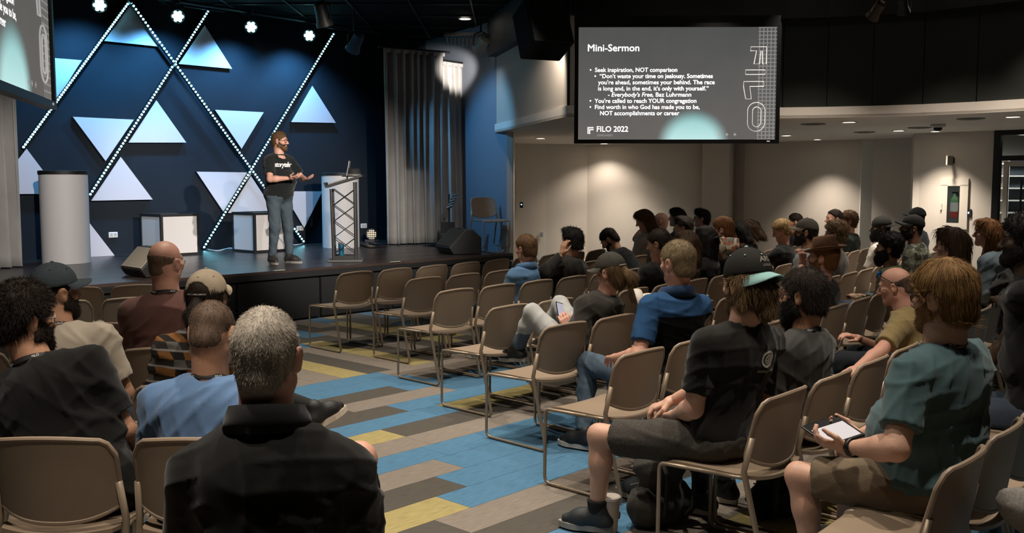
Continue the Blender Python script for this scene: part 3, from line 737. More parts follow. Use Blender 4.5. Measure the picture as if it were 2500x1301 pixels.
cs = (s1+s2)/2; build_screen('projection_screen', cs, s2-s1, (s2-s1).length/2, 'large projection screen with the sermon slide right of the stage')
zb = py(1650,340,YS).z
r0 = ray(130,248); t0 = (zb-CAM_H)/r0.z; BR = Vector((0,0,CAM_H))+r0*t0
az = math.radians(104.6); dr_ = Vector((math.cos(az), math.sin(az), 0)); hw = (s2-s1).length/2
build_screen('projection_screen', BR - dr_*hw + Vector((0,0,hw*.5625)), dr_, hw, 'left projection screen seen at a steep angle at the picture edge')
# ------------------------------------------------------------------ wall things on the right
wd = (p6-p5).normalized(); wang = math.atan2(wd.y, wd.x)
def on_wall(u, v, off=.0):
    r = ray(u,v); n = Vector((wd.y,-wd.x,0)); o = Vector((0,0,CAM_H)); t = (p5+n*off-o).dot(n)/r.dot(n); return o+r*t
c1, c2 = on_wall(2300,436), on_wall(2362,560); cw = (c2.xy-c1.xy).length/2; ch = (c1.z-c2.z)/2; cc_ = (c1+c2)/2
e = empty('extinguisher_cabinet', cc_, wang); tag(e, 'white fire extinguisher cabinet recessed in the far right wall', 'cabinet')
m_cab = M('cabinet_white','#c4bbae',.5); fw = .05*cw/.2
for c, h in (((0,-.02,ch-.06),(cw,.02,.06)),((0,-.02,-ch+.05),(cw,.02,.05)),((-cw+.055,-.02,0),(.055,.02,ch-.1)),((cw-.065,-.02,0),(.065,.02,ch-.1))): MB().box(c,h).obj('cabinet_frame', m_cab, e)
MB().box((0,-.006,0),(cw-.1,.004,ch-.1)).obj('cabinet_back', M('cabinet_inside','#6a665f',.6), e)
MB().box((-.0,-.034,0),(cw-.11,.003,ch-.1)).obj('cabinet_glass', m_glass, e)
MB().box((-cw+.02,-.05,-.05),(.012,.012,.05)).obj('cabinet_handle', m_cab, e)
e2 = empty('fire_extinguisher', cc_ + Vector((.0,0,-ch*.55)) + Vector((wd.y,-wd.x,0))*.018, wang); tag(e2, 'red fire extinguisher with green and white label inside the cabinet', 'fire extinguisher')
sx = Matrix.Diagonal((1,.16,1))
def flat(b):
    b.v = [Vector((v.x, v.y*.2, v.z)) for v in b.v]; return b
flat(MB().lathe([(.06,0),(.065,.02),(.065,.2),(.064,.22)], seg=20)).obj('cylinder', M('fire_red','#a8382a',.4), e2, 'auto')
flat(MB().lathe([(.066,.1),(.066,.25)], seg=20)).obj('label', M('label_white','#cfc8bc',.5), e2)
flat(MB().lathe([(.064,.25),(.05,.32),(.02,.36),(.02,.4)], seg=20)).obj('neck', M('label_green','#7fae74',.5), e2, True)
flat(MB().box((.01,0,.41),(.05,.03,.015))).obj('valve', m_can, e2)
flat(MB().tube([(.02,0,.4),(.08,0,.36),(.085,0,.2),(.075,0,.1)], .012, 6)).obj('hose', m_can, e2)
p = on_wall(2366,520); e = empty('card_reader', p, wang); tag(e, 'small black card reader with blue light beside the extinguisher cabinet', 'card reader')
bevel(MB().box((0,-.012,0),(.04,.012,.065)).obj('reader_body', m_black, e), .005); MB().box((0,-.026,.005),(.01,.002,.016)).obj('reader_light', M('reader_glow','#9fb6ff',.4,emit=2), e)
p = on_wall(2326,392); e = empty('wall_sign', p, wang); tag(e, 'sign panel sticking out of the wall above the extinguisher cabinet', 'sign')
bevel(MB().box((0,-.13,0),(.012,.12,.075)).obj('sign_panel', M('sign_grey','#8d857b',.5), e), .003); MB().box((0,-.006,0),(.03,.006,.05)).obj('sign_bracket', m_can, e)
q = gx(1273,21.05); e = empty('wall_switch', (q.x,q.y-.06,1.7-58/2400*21), 0); tag(e, 'black keypad on the pale wall beside the narrow door', 'keypad')
bevel(MB().box((0,0,0),(.035,.012,.06)).obj('keypad_body', m_black, e), .004); MB().box((0,-.014,.01),(.014,.002,.014)).obj('keypad_light', M('reader_glow','#9fb6ff',.4,emit=2), e)
q = gx(1322,21.35); e = empty('wall_outlet', (q.x,q.y-.06,1.7-130/2400*21.3), 0); tag(e, 'white outlet low on the pale wall right of the narrow door', 'outlet')
bevel(MB().box((0,0,0),(.045,.012,.06)).obj('cover_plate', m_white, e), .004); MB().box((0,-.014,.0),(.018,.002,.03)).obj('socket', M('socket_grey','#a9a6a2',.5), e)
# ------------------------------------------------------------------ chairs
m_shell = M('chair_plastic','#8d7b67',.48, bump=.05, bscale=300)
m_leg = M('chair_metal','#958571',.38,.35)
def seat_mesh():
    b = MB(); nx, ny = 12, 12; hw = .225
    def top(i, j):
        s = i/nx*2-1; t = j/ny                      # t 0 rear, 1 front
        y = -.205 + .455*t
        wd_ = hw*(1 - .10*max(0,(.25-t)/.25)**2)
        x = s*wd_
        if t < .2: y -= .035*(1-abs(s)**2.2)*(1-t/.2)
        else: y += 0
        z = .452 - .012*(1-(s*s))*(1-t*.5) - (.02*max(0,(t-.85)/.15)**2)
        return (x,y,z)
    T = [[top(i,j) for i in range(nx+1)] for j in range(ny+1)]
    B = [[(x,y,z-.016) for x,y,z in r] for r in T]
    b.grid(T); b.grid(B)
    n1 = (nx+1)*(ny+1)
    def idx(i,j): return j*(nx+1)+i
    loop = [idx(i,0) for i in range(nx+1)]+[idx(nx,j) for j in range(1,ny+1)]+[idx(i,ny) for i in range(nx-1,-1,-1)]+[idx(0,j) for j in range(ny-1,0,-1)]
    for a, c in zip(loop, loop[1:]+loop[:1]): b.f.append((a,c,c+n1,a+n1))
    return b.mesh('seat', m_shell, 'auto')
def back_mesh():
    b = MB(); nx, nz = 20, 14
    def pt(i, j):
        s = i/nx*2-1; t = j/nz
        zb = .475 + .055*abs(s)**2.6; ztp = .795 - .022*s*s - .05*max(0,(abs(s)-.8)/.2)**2.2
        z = zb + (ztp-zb)*t
        hw = .222
        x = s*hw*(1 - .0*t)
        y = -.165 - .05*t - .045*(1-s*s) + .018*(abs(s)**6)
        return (x,y,z)
    T = [[pt(i,j) for i in range(nx+1)] for j in range(nz+1)]
    def nrm(i,j):
        s = i/nx*2-1; return Vector((.4*s,-1,0)).normalized()
    B = [[tuple(Vector(T[j][i]) + nrm(i,j)*.013) for i in range(nx+1)] for j in range(nz+1)]
    b.grid(T); b.grid(B); n1 = (nx+1)*(nz+1)
    def idx(i,j): return j*(nx+1)+i
    loop = [idx(i,0) for i in range(nx+1)]+[idx(nx,j) for j in range(1,nz+1)]+[idx(i,nz) for i in range(nx-1,-1,-1)]+[idx(0,j) for j in range(nz-1,0,-1)]
    for a, c in zip(loop, loop[1:]+loop[:1]): b.f.append((a,c,c+n1,a+n1))
    # rolled rim
    rim = [Vector(T[0][i]) for i in range(nx+1)]+[Vector(T[j][nx]) for j in range(1,nz+1)]+[Vector(T[nz][i]) for i in range(nx-1,-1,-1)]+[Vector(T[j][0]) for j in range(nz-1,0,-1)]
    b.tube([p+Vector((0,-.007,0)) for p in rim], .0105, 8, closed=True)
    return b.mesh('backrest', m_shell, 'auto', True)
def arc(p0, p1, p2, r, n=5):
    p0,p1,p2 = map(Vector,(p0,p1,p2)); a = p1+(p0-p1).normalized()*r; c = p1+(p2-p1).normalized()*r
    return [((1-t)**2)*a + 2*t*(1-t)*p1 + t*t*c for t in (k/n for k in range(n+1))]
def leg_mesh(sx):
    x = sx*.236
    A = (x*.96,-.02,.436); B = (x,.262,.432); Cc = (x,.268,.011); D = (x,-.272,.011); E_ = (x*.985,-.155,.47); F_ = (x*.94,-.185,.62)
    pts = [Vector(A)] + arc(A,B,Cc,.03) + arc(B,Cc,D,.045) + arc(Cc,D,E_,.045) + [Vector(E_), Vector(F_)]
    rr = [.0095]*len(pts); rr[-1] = rr[-2] = .0135; rr[-3] = .0115
    b = MB(); b.tube(pts, rr, 8); b.tube([Vector(A), Vector((x*.96,-.165,.44))], .009, 6)
    return b.mesh('leg', m_leg, True)
def str_mesh():
    b = MB(); b.tube([(-.23,.2,.43),(.23,.2,.43)], .008, 6); return b.mesh('stretcher', m_leg, True)
def str2_mesh():
    b = MB(); b.tube([(-.23,-.1,.43),(.23,-.1,.43)], .008, 6); return b.mesh('stretcher', m_leg, True)
CH = dict(seat=seat_mesh(), backrest=back_mesh(), l1=leg_mesh(-1), l2=leg_mesh(1), s1=str_mesh(), s2=str2_mesh())
CHAIRS = {}
def chair(key, x, y, facing, label, group, z=0.0):
    e = empty('stacking_chair', (x,y,z), math.radians(facing-90)); tag(e, label, 'chair', group); CHAIRS[key] = (x,y,facing)
    for nm, k in (('seat','seat'),('backrest','backrest'),('leg','l1'),('leg','l2'),('stretcher','s1'),('stretcher','s2')): mobj(nm, CH[k], e)
    return e
STARTS = {1:(-1.72,9.98),2:(-.98,9.39),3:(-.63,8.39),4:(-.176,7.32),5:(.186,6.40),6:(.54,5.40),7:(1.02,4.36),8:(1.34,3.36),9:(1.75,2.4)}
ANG0 = {1:46,2:46,3:46,4:46,5:45.5,6:47,7:49,8:50,9:50}
COUNT = {1:9,2:14,3:16,4:16,5:17,6:14,7:13,8:6,9:2}
ORD = ['zeroth','first','second','third','fourth','fifth','sixth','seventh','eighth','ninth','tenth','eleventh','twelfth','thirteenth','fourteenth','fifteenth','sixteenth','seventeenth']
RN = {1:'front',2:'second',3:'third',4:'fourth',5:'fifth',6:'sixth',7:'seventh',8:'eighth',9:'rearmost'}
for k in STARTS:
    x, y = STARTS[k]; th = ANG0[k]
    for i in range(1, COUNT[k]+1):
        lab = 'tan plastic chair, %s from the aisle in the %s row of the right block' % (ORD[i], RN[k])
        chair(('R',k,i), x, y, th+90, lab, 'chairs of the right block')
        d = math.radians(th); x += .513*math.cos(d); y += .513*math.sin(d); th += 1.0 if i <= 6 else .5
LROWS = {1:dict(s=(-4.8,8.25),a=20,n=4),2:dict(s=(-4.5,7.35),a=18,n=4),3:dict(s=(-3.15,6.35),a=12,n=3),4:dict(s=(-2.96,5.42),a=6,n=3),5:dict(s=(-2.52,4.5),a=4,n=3),6:dict(s=(-1.64,3.66),a=-1,n=2),7:dict(s=(-1.14,2.5),a=0,n=2)}
LN = {1:'front',2:'second',3:'third',4:'fourth',5:'fifth',6:'sixth',7:'rearmost'}
for k, r in LROWS.items():
    x, y = r['s']; th = r['a']
    for i in range(1, r['n']+1):
        chair(('L',k,i), x, y, th+90, 'tan plastic chair, %s from the left in the %s row of the left block' % (ORD[i], LN[k]), 'chairs of the left block')
        d = math.radians(th); x += .515*math.cos(d); y += .515*math.sin(d)
q = pz(1212,604,ZS); chair(('S',1,1), q.x-.12, q.y-.02, -60, 'lone chair in blue light at the right end of the stage', 'chairs of the right block', ZS+.006)
# ------------------------------------------------------------------ people: smooth bodies grown from blended limbs
def A3(p): return np.array(p, dtype=np.float32)
class SDF:
    def __init__(s): s.p = []; s.post = []
    def cap(s, p0, p1, r0, r1=None, k=.02, op='+'):
        s.p.append(('cap', A3(p0), A3(p1), r0, r0 if r1 is None else r1, k, op)); return s
    def cyl(s, p0, p1, r0, r1=None, k=.02, op='+'):
        s.p.append(('cyl', A3(p0), A3(p1), r0, r0 if r1 is None else r1, k, op)); return s
    def ell(s, c, rad, R=None, k=.02, op='+'):
        s.p.append(('ell', A3(c), A3(rad), np.eye(3, dtype=np.float32) if R is None else np.array(R, dtype=np.float32), 0, k, op)); return s
    def build(s, h):
        lo = np.full(3, 9e9); hi = -lo
        for q in s.p:
            if q[6] != '+': continue
            if q[0] == 'ell':
                m = float(q[2].max()); a, b = q[1]-m, q[1]+m
            else:
                r = max(q[3], q[4]); a, b = np.minimum(q[1],q[2])-r, np.maximum(q[1],q[2])+r
            lo = np.minimum(lo, a); hi = np.maximum(hi, b)
        lo -= 3*h; hi += 3*h
        n = np.ceil((hi-lo)/h).astype(int)+1
        f = np.full(n, .09, dtype=np.float32); ax = [(lo[i]+h*np.arange(n[i])).astype(np.float32) for i in range(3)]
        for q in s.p:
            kind, k, op = q[0], q[5], q[6]; mg = k + 2.5*h + .005
            if kind == 'ell': m = float(q[2].max()); a, b = q[1]-m-mg, q[1]+m+mg
            else:
                r = max(q[3], q[4])+mg; a, b = np.minimum(q[1],q[2])-r, np.maximum(q[1],q[2])+r
            i0 = np.clip(np.floor((a-lo)/h).astype(int), 0, n-1); i1 = np.clip(np.ceil((b-lo)/h).astype(int)+1, 1, n)
            if (i1 <= i0).any(): continue
            sl = tuple(slice(i0[i], i1[i]) for i in range(3))
            X = ax[0][sl[0]][:,None,None]; Y = ax[1][sl[1]][None,:,None]; Z = ax[2][sl[2]][None,None,:]
            if kind == 'ell':
                x, y, z = X-q[1][0], Y-q[1][1], Z-q[1][2]; R = q[3]
                u = (x*R[0,0]+y*R[1,0]+z*R[2,0])/q[2][0]; v = (x*R[0,1]+y*R[1,1]+z*R[2,1])/q[2][1]; w_ = (x*R[0,2]+y*R[1,2]+z*R[2,2])/q[2][2]
                k0 = np.sqrt(u*u+v*v+w_*w_)+1e-6; k1 = np.sqrt((u/q[2][0])**2+(v/q[2][1])**2+(w_/q[2][2])**2)+1e-6
                d = k0*(k0-1)/k1
            else:
                e = q[2]-q[1]; L = float(np.sqrt((e*e).sum()))+1e-6; e = e/L
                x, y, z = X-q[1][0], Y-q[1][1], Z-q[1][2]; t = x*e[0]+y*e[1]+z*e[2]
                tc = np.clip(t, 0, L); r = q[3]+(q[4]-q[3])*tc/L
                if kind == 'cap':
                    d = np.sqrt((x-tc*e[0])**2+(y-tc*e[1])**2+(z-tc*e[2])**2)-r
                else:
                    rad = np.sqrt(np.maximum(x*x+y*y+z*z-t*t, 0)); d = np.maximum(np.maximum(rad-r, -t), t-L)
            g = f[sl]
            if op == '+':
                hh = np.clip(.5+.5*(g-d)/k, 0, 1); f[sl] = g+(d-g)*hh - k*hh*(1-hh)
            elif op == '-':
                dd = -d; hh = np.clip(.5-.5*(g-dd)/k, 0, 1); f[sl] = g+(dd-g)*hh + k*hh*(1-hh)
        if s.post:
            X, Y, Z = ax[0][:,None,None], ax[1][None,:,None], ax[2][None,None,:]
            for fn in s.post: f = fn(f, X, Y, Z).astype(np.float32)
        return surface_nets(f, lo, h)
def surface_nets(f, lo, h):
    ins = f < 0; nx, ny, nz = f.shape
    cnt = np.zeros((nx-1,ny-1,nz-1), np.uint8)
    for a in (0,1):
        for b in (0,1):
            for c in (0,1): cnt += ins[a:nx-1+a, b:ny-1+b, c:nz-1+c]
    I, J, K = np.nonzero((cnt > 0) & (cnt < 8)); n = len(I)
    if n == 0: return np.zeros((0,3)), np.zeros((0,4), int)
    acc = np.zeros((n,3)); num = np.zeros(n)
    cor = [(a,b,c) for a in (0,1) for b in (0,1) for c in (0,1)]
    val = {c: f[I+c[0], J+c[1], K+c[2]] for c in cor}
    for a in cor:
        for x in range(3):
            if a[x] == 0:
                b = list(a); b[x] = 1; b = tuple(b); va, vb = val[a], val[b]; m = (va < 0) != (vb < 0)
                t = np.where(m, va/np.where(m, va-vb, 1), 0)
                for y in range(3): acc[:,y] += np.where(m, a[y] + (t if y == x else 0), 0)
                num += m
    V = np.stack([I,J,K],1) + acc/num[:,None]; V = lo + V*h
    idx = np.full(cnt.shape, -1, np.int64); idx[I,J,K] = np.arange(n); Q = []
    for x in range(3):
        a = ins.take(range(0, ins.shape[x]-1), x); b = ins.take(range(1, ins.shape[x]), x); m = a != b
        i, j, k = np.nonzero(m); g = [i,j,k]; y, z = (x+1)%3, (x+2)%3
        ok = (g[y] > 0) & (g[z] > 0) & (g[y] < f.shape[y]-1) & (g[z] < f.shape[z]-1); g = [q[ok] for q in g]; fl = a[i[ok],j[ok],k[ok]]
        def at_(dy, dz):
            q = [v.copy() for v in g]; q[y] = q[y]-dy; q[z] = q[z]-dz; return idx[q[0],q[1],q[2]]
        q4 = np.stack([at_(1,1), at_(0,1), at_(0,0), at_(1,0)], 1)
        q4[~fl] = q4[~fl][:, ::-1]; Q.append(q4)
    return V, np.concatenate(Q)
def relax(V, Q, n=1, lam=.5):
    for _ in range(n):
        S = np.zeros_like(V); c = np.zeros(len(V))
        for a in range(4):
            for b in ((a+1)%4, (a+3)%4): np.add.at(S, Q[:,a], V[Q[:,b]]); np.add.at(c, Q[:,a], 1)
        V = V + lam*(S/np.maximum(c,1)[:,None]-V)
    return V
def normals(V, Q):
    n = np.cross(V[Q[:,2]]-V[Q[:,0]], V[Q[:,3]]-V[Q[:,1]]); N = np.zeros_like(V)
    for a in range(4): np.add.at(N, Q[:,a], n)
    return N/(np.linalg.norm(N,axis=1,keepdims=True)+1e-9)
def wobble(V, freq, seed, n=5):
    rr = np.random.RandomState(seed); o = np.zeros(len(V))
    for i in range(n):
        d = rr.normal(size=3); d /= np.linalg.norm(d); o += np.sin(V@d*freq*(1+.5*rr.rand())+rr.rand()*6.28 + 1.7*np.sin(V@rr.normal(size=3)*freq*.35))
    return o/n
def creases(V, N, amp, seed, freq=62.0):
    rr = np.random.RandomState(seed); o = np.zeros(len(V))
    for i in range(5):
        d = rr.normal(size=3)*np.array([.6,.6,1.0]); d /= np.linalg.norm(d)
        ph = V@d*freq*(.7+.8*rr.rand()) + 2.2*np.sin(V@rr.normal(size=3)*7+rr.rand()*6) + rr.rand()*6.28
        msk = np.clip(.5+.9*np.sin(V@rr.normal(size=3)*9+rr.rand()*6), 0, 1)
        o += (1-np.abs(np.sin(ph*.5)))**2.2*msk
    return V + N*((o-.9)*amp)[:,None]
def np_mesh(name, parts, mat, smooth=True):
    vs, qs, o = [], [], 0; tris = []
    for V, Q in parts:
        vs.append(V)
        if Q.shape[1] == 4: qs.append(Q+o)
        else: tris.append(Q+o)
        o += len(V)
    V = np.concatenate(vs) if vs else np.zeros((0,3)); me = bpy.data.meshes.new(name)
    Q = np.concatenate(qs) if qs else np.zeros((0,4),int); T = np.concatenate(tris) if tris else np.zeros((0,3),int)
    me.vertices.add(len(V)); me.vertices.foreach_set('co', V.astype(np.float32).ravel())
    nl = Q.size+T.size; me.loops.add(nl); me.loops.foreach_set('vertex_index', np.concatenate([Q.ravel(), T.ravel()]).astype(np.int32))
    st = np.concatenate([np.arange(len(Q))*4, Q.size+np.arange(len(T))*3]).astype(np.int32)
    me.polygons.add(len(st)); me.polygons.foreach_set('loop_start', st)
    me.update(calc_edges=True); me.validate()
    me.polygons.foreach_set('use_smooth', np.ones(len(me.polygons), bool)); me.materials.append(mat); return me
def strands(V, Q, n, length, width, lift, seed, crown=(0,-.03,.13), sel=None, droop=.0):
    rr = np.random.RandomState(seed); N = normals(V, Q); c = V[Q].mean(1); nn = N[Q].mean(1)
    ids = np.arange(len(Q))
    if sel is not None: ids = ids[sel(c)]
    if len(ids) == 0 or n == 0: return np.zeros((0,3)), np.zeros((0,4),int)
    ids = rr.choice(ids, n); w4 = rr.dirichlet((1,1,1,1), n); p = (V[Q[ids]]*w4[:,:,None]).sum(1); nm = nn[ids]; nm /= np.linalg.norm(nm,axis=1,keepdims=True)+1e-9
    fl = p-np.array(crown); fl[:,2] -= .03; fl += rr.normal(size=fl.shape)*(.035 if lift > .2 else .012); fl -= nm*(fl*nm).sum(1,keepdims=True); fl /= np.linalg.norm(fl,axis=1,keepdims=True)+1e-9
    d = fl*(1-lift)+nm*lift+rr.normal(size=fl.shape)*(.13 if lift > .2 else .06); d /= np.linalg.norm(d,axis=1,keepdims=True)
    L = length*(.6+.8*rr.rand(n))[:,None]; sd = np.cross(d, nm+rr.normal(size=nm.shape)*.6); sd /= np.linalg.norm(sd,axis=1,keepdims=True)+1e-9; w_ = width*(.7+.6*rr.rand(n))[:,None]
    p = p-nm*.002; m = p+d*L*.55; t = m+(d*.8-nm*.25+np.array([0,0,-droop]))*L*.5
    if length < .03:
        t = p+d*L*1.05-nm*L*.12; P = np.stack([p-sd*w_,p+sd*w_,t+sd*w_*.3,t-sd*w_*.3],1).reshape(-1,3); b = np.arange(n)*4; return P, np.stack([b,b+1,b+2,b+3],1)
    P = np.stack([p-sd*w_,p+sd*w_,m+sd*w_*.8,m-sd*w_*.8,t+sd*w_*.15,t-sd*w_*.15],1).reshape(-1,3)
    b = np.arange(n)*6; Qs = np.concatenate([np.stack([b,b+1,b+2,b+3],1), np.stack([b+3,b+2,b+4,b+5],1)]); return P, Qs
def basis(u, fwd=(0,1,0)):
    u = np.array(u, float); u /= np.linalg.norm(u); f = np.array(fwd, float); f -= u*(f@u); f /= np.linalg.norm(f); r = np.cross(f, u); return np.stack([r,f,u],1)
def RZ(a): c,s = math.cos(a), math.sin(a); return np.array([[c,-s,0],[s,c,0],[0,0,1.]])
def RX(a): c,s = math.cos(a), math.sin(a); return np.array([[1,0,0],[0,c,-s],[0,s,c]])
def RY(a): c,s = math.cos(a), math.sin(a); return np.array([[c,0,s],[0,1,0],[-s,0,c]])
SKIN = {}
def skin(tone):
    cols = dict(fair='#c49a84', pink='#c79580', tan='#b08468', brown='#6f4d38', dark='#41301f', olive='#a27f66')
    return M('skin_'+tone, cols[tone], .5, var=.08, scale=14, bump=.12, bscale=260, spec=.4)
HAIRC = dict(black='#14110e', dark='#231a13', brown='#3d2b1c', lbrown='#5b432c', grey='#9a9184', greyblond='#7a6a50', blond='#8a7048', red='#7a5230', ginger='#80613a', gold='#5f4a30', buzz='#5b4a3d', fringe='#6f5a4a', fringed='#54443a')
def hair_mat(c): return M('hair_'+c, HAIRC[c], .7, var=.3, scale=60, stretch=(1,1,.25), spec=.22)
def cloth(name, col, var=.08, bump=.35): return M('cloth_'+name, col, .92, var=var, scale=6, bump=bump*.35, bscale=800, spec=.15, sheen=.15)
def ik(S, T, l1, l2, pole):
    S, T, pole = map(lambda v: np.array(v,float), (S,T,pole)); d = T-S; L = np.linalg.norm(d); L2 = min(L, (l1+l2)*.995); d /= L+1e-9; T = S+d*L2
    a = (l1*l1-l2*l2+L2*L2)/(2*L2); hh = math.sqrt(max(l1*l1-a*a,0)); pv = pole-d*(pole@d); pv /= np.linalg.norm(pv)+1e-9
    return S+d*a+pv*hh, T
def hand(sd, wr, d, nrm, side, curl=.5, s=1.0, spread=1.0, thumb=.6):
    d = np.array(d,float); d /= np.linalg.norm(d); nrm = np.array(nrm,float); nrm -= d*(nrm@d); nrm /= np.linalg.norm(nrm); th = np.cross(d, nrm)*side; wr = np.array(wr,float)
    sd.cap(wr-d*.03, wr+d*.02, .025*s, .026*s, k=.012)
    offs = (.031,.0105,-.0105,-.030); lens = (.072,.08,.075,.058)
    for o, L in zip(offs, lens):
        kn = wr+d*.088*s+th*o*s; sd.cap(wr+d*.02*s+th*o*.6*s, kn, .0155*s, .0115*s, k=.012)
        p = kn; a = 0; dd = d+th*o*1.6*spread; dd /= np.linalg.norm(dd)
        for j, fr in enumerate((.45,.3,.25)):
            a += curl*(.7,1.0,.7)[j]; v = dd*math.cos(a)+nrm*math.sin(a); q = p+v*L*fr*1.1*s; sd.cap(p, q, (.0098,.0088,.0078)[j]*s, (.0088,.0078,.0066)[j]*s, k=.004); p = q
    b = wr+d*.022*s+th*.022*s; v = d*.6+th*.75+nrm*.35; v /= np.linalg.norm(v); m = b+v*.045*s; sd.cap(b, m, .0165*s, .0125*s, k=.012); v2 = d*.95+th*(.45-.5*thumb)+nrm*(.15+.3*thumb); v2 /= np.linalg.norm(v2)
    e = m+v2*.032*s; sd.cap(m, e, .0115*s, .0098*s, k=.004); sd.cap(e, e+(v2+nrm*.15)*.024*s, .0098*s, .008*s, k=.004)
def head_sdf(fat=1.0, neck=None, neck_r=.056, jaw=1.0, bald=False):
    s = SDF(); k = .022
    s.ell((0,-.012,.03),(.076,.097,.087)); s.ell((0,.028,-.04),(.06*fat,.062,.072),k=k); s.ell((0,-.045,-.03),(.06,.055,.06),k=k)
    s.cap((-.046*fat,.005,-.065),(-.012,.066,-.096*jaw),.024,.02,k=k); s.cap((.046*fat,.005,-.065),(.012,.066,-.096*jaw),.024,.02,k=k); s.ell((0,.072,-.094*jaw),(.024,.02,.02),k=.02)
    s.cap((-.034,.078,.022),(.034,.078,.022),.0135,k=.016)
    for x in (-1,1):
        s.ell((x*.041,.058,-.022),(.026,.03,.024),k=.018); s.ell((x*.031,.098,.003),(.017,.016,.011),k=.012,op='-')
        s.ell((x*.0315,.0772,.003),(.0128,.0125,.0118),k=.006); s.cap((x*.020,.0875,.0105),(x*.043,.0845,.009),.0042,k=.005)
        R = RZ(-x*.35)@RY(x*.12); s.ell((x*.082,-.008,-.008),(.008,.022,.033),R=R,k=.008); s.ell((x*.080,.003,-.034),(.007,.011,.011),k=.006); s.ell((x*.093,-.003,-.006),(.007,.011,.018),R=R,k=.004,op='-')
    s.cap((0,.086,.014),(0,.112,-.028),.0085,.0125,k=.01); s.ell((0,.107,-.034),(.015,.012,.009),k=.008)
    for x in (-1,1): s.ell((x*.0125,.1,-.036),(.008,.010,.008),k=.006)
    s.cap((-.016,.084,-.058),(.016,.084,-.058),.0085,k=.007); s.cap((-.014,.083,-.07),(.014,.083,-.07),.009,k=.007); s.cap((-.02,.0945,-.0645),(.02,.0945,-.0645),.003,k=.003,op='-')
    if neck is not None: s.cap((0,-.02,-.045), neck, neck_r*.98, neck_r*1.12, k=.03)
    return s
def hair_sdf(style, t=.012, nape=-.085, front=.062):
    s = SDF(); s.ell((0,-.012,.03),(.076+t,.097+t,.087+t*1.15)); s.ell((0,-.045,-.035),(.061+t,.056+t,.062+t),k=.02)
    if style == 'bald': s.p = []; s.ell((0,-.012,.03),(.076+t,.097+t,.087+t)); s.ell((0,-.045,-.035),(.061+t,.056+t,.062+t),k=.02)
    if style == 'quiff': s.ell((0,.045,.105),(.062,.055,.035),k=.03)
    if style in ('bob','long'):
        L = -.12 if style == 'bob' else -.2
        for x in (-1,1): s.cap((x*.07,-.01,.05),(x*.078,-.005,L),.032,.03,k=.03); s.cap((x*.05,-.06,.0),(x*.055,-.065,L-.02),.045,.04,k=.03)
        s.cap((0,-.085,.02),(0,-.085,L-.04),.05,.045,k=.03); s.ell((0,.02,.1),(.075,.08,.035),k=.03)
    if style == 'ponytail': s.cap((0,-.11,-.01),(0,-.15,-.06),.028,.035,k=.02); s.cap((0,-.15,-.06),(0,-.135,-.2),.034,.018,k=.02)
    if style == 'lowhair':
        for x in (-1,1): s.cap((x*.072,-.03,-.0),(x*.075,-.045,-.075),.022,.018,k=.02)
        s.cap((0,-.09,-.02),(0,-.092,-.10),.045,.035,k=.03)
    if style == 'curly': s.ell((0,-.012,.045),(.098,.118,.108),k=.02)
    if style == 'afro': s.ell((0,-.02,.045),(.108,.125,.112),k=.02)
    def cut(f, X, Y, Z):
        d1 = .665*(Y-.088) - .747*(Z-front); d2 = np.maximum(Y+.008, nape-Z)
        if style in ('bob','long','ponytail','lowhair'): d2 = np.maximum(Y-.012, (-.45)-Z)
        rg = np.minimum(d1, d2)
        if style == 'bald': rg = np.maximum(np.minimum(d1+.03, d2), Z-.03-.25*np.maximum(0,-Y-.03))
        f = np.maximum(f, rg)
        for x in (-1,1):
            e = np.sqrt(((X-x*.085)/.03)**2+((Y+.004)/.027)**2+((Z+.012)/.037)**2)-1
            if style not in ('bob','long'): f = np.maximum(f, -e*.028)
        fc = np.sqrt((X/.07)**2+((Y-.09)/.07)**2+((Z+.03)/.085)**2)-1
        return np.maximum(f, -fc*.06) if style in ('bob','long') else f
    s.post.append(cut); return s
def beard_sdf(t=.012, long_=0.0, fat=1.0):
    s = SDF(); s.ell((0,.028,-.045),(.06*fat+t,.062+t,.07+t),k=.02)
    for x in (-1,1): s.cap((x*.05*fat,.005,-.06),(x*.012,.068,-.098),.024+t,.022+t,k=.02); s.cap((x*.072,.01,-.005),(x*.062,.008,-.06),.008+t*.6,.016+t,k=.015)
    s.ell((0,.072,-.1-long_*.5),(.03+t,.024+t,.024+t+long_),k=.025)
    def cut(f, X, Y, Z):
        f = np.maximum(f, np.maximum(Z+.034-.35*np.abs(X), -(Y-.0)-.3*np.maximum(0,-Z-.06)+.0))if True else f
        m = np.sqrt((X/.024)**2+((Y-.11)/.03)**2+((Z+.064)/.011)**2)-1
        n = np.sqrt((X/.02)**2+((Y-.11)/.03)**2+((Z+.03)/.016)**2)-1
        side = np.sqrt(((np.abs(X)-.085)/.03)**2+((Y+.008)/.024)**2+((Z+.01)/.04)**2)-1
        return np.maximum(np.maximum(np.maximum(f, -m*.01), -n*.014), -side*.025)
    s.post.append(cut); return s
def foot_outline(L=.28, W=.1):
    pts = []
    for k in range(20):
        a = 2*math.pi*k/20; y = math.cos(a)*L/2; wd_ = W/2*(1.0 if y > 0 else .8)*(1-.12*(y/(L/2))**4); pts.append((math.sin(a)*wd_*(1.0-.25*max(0,y/(L/2)-.5)), y+.06))
    return pts
PEOPLE = {}
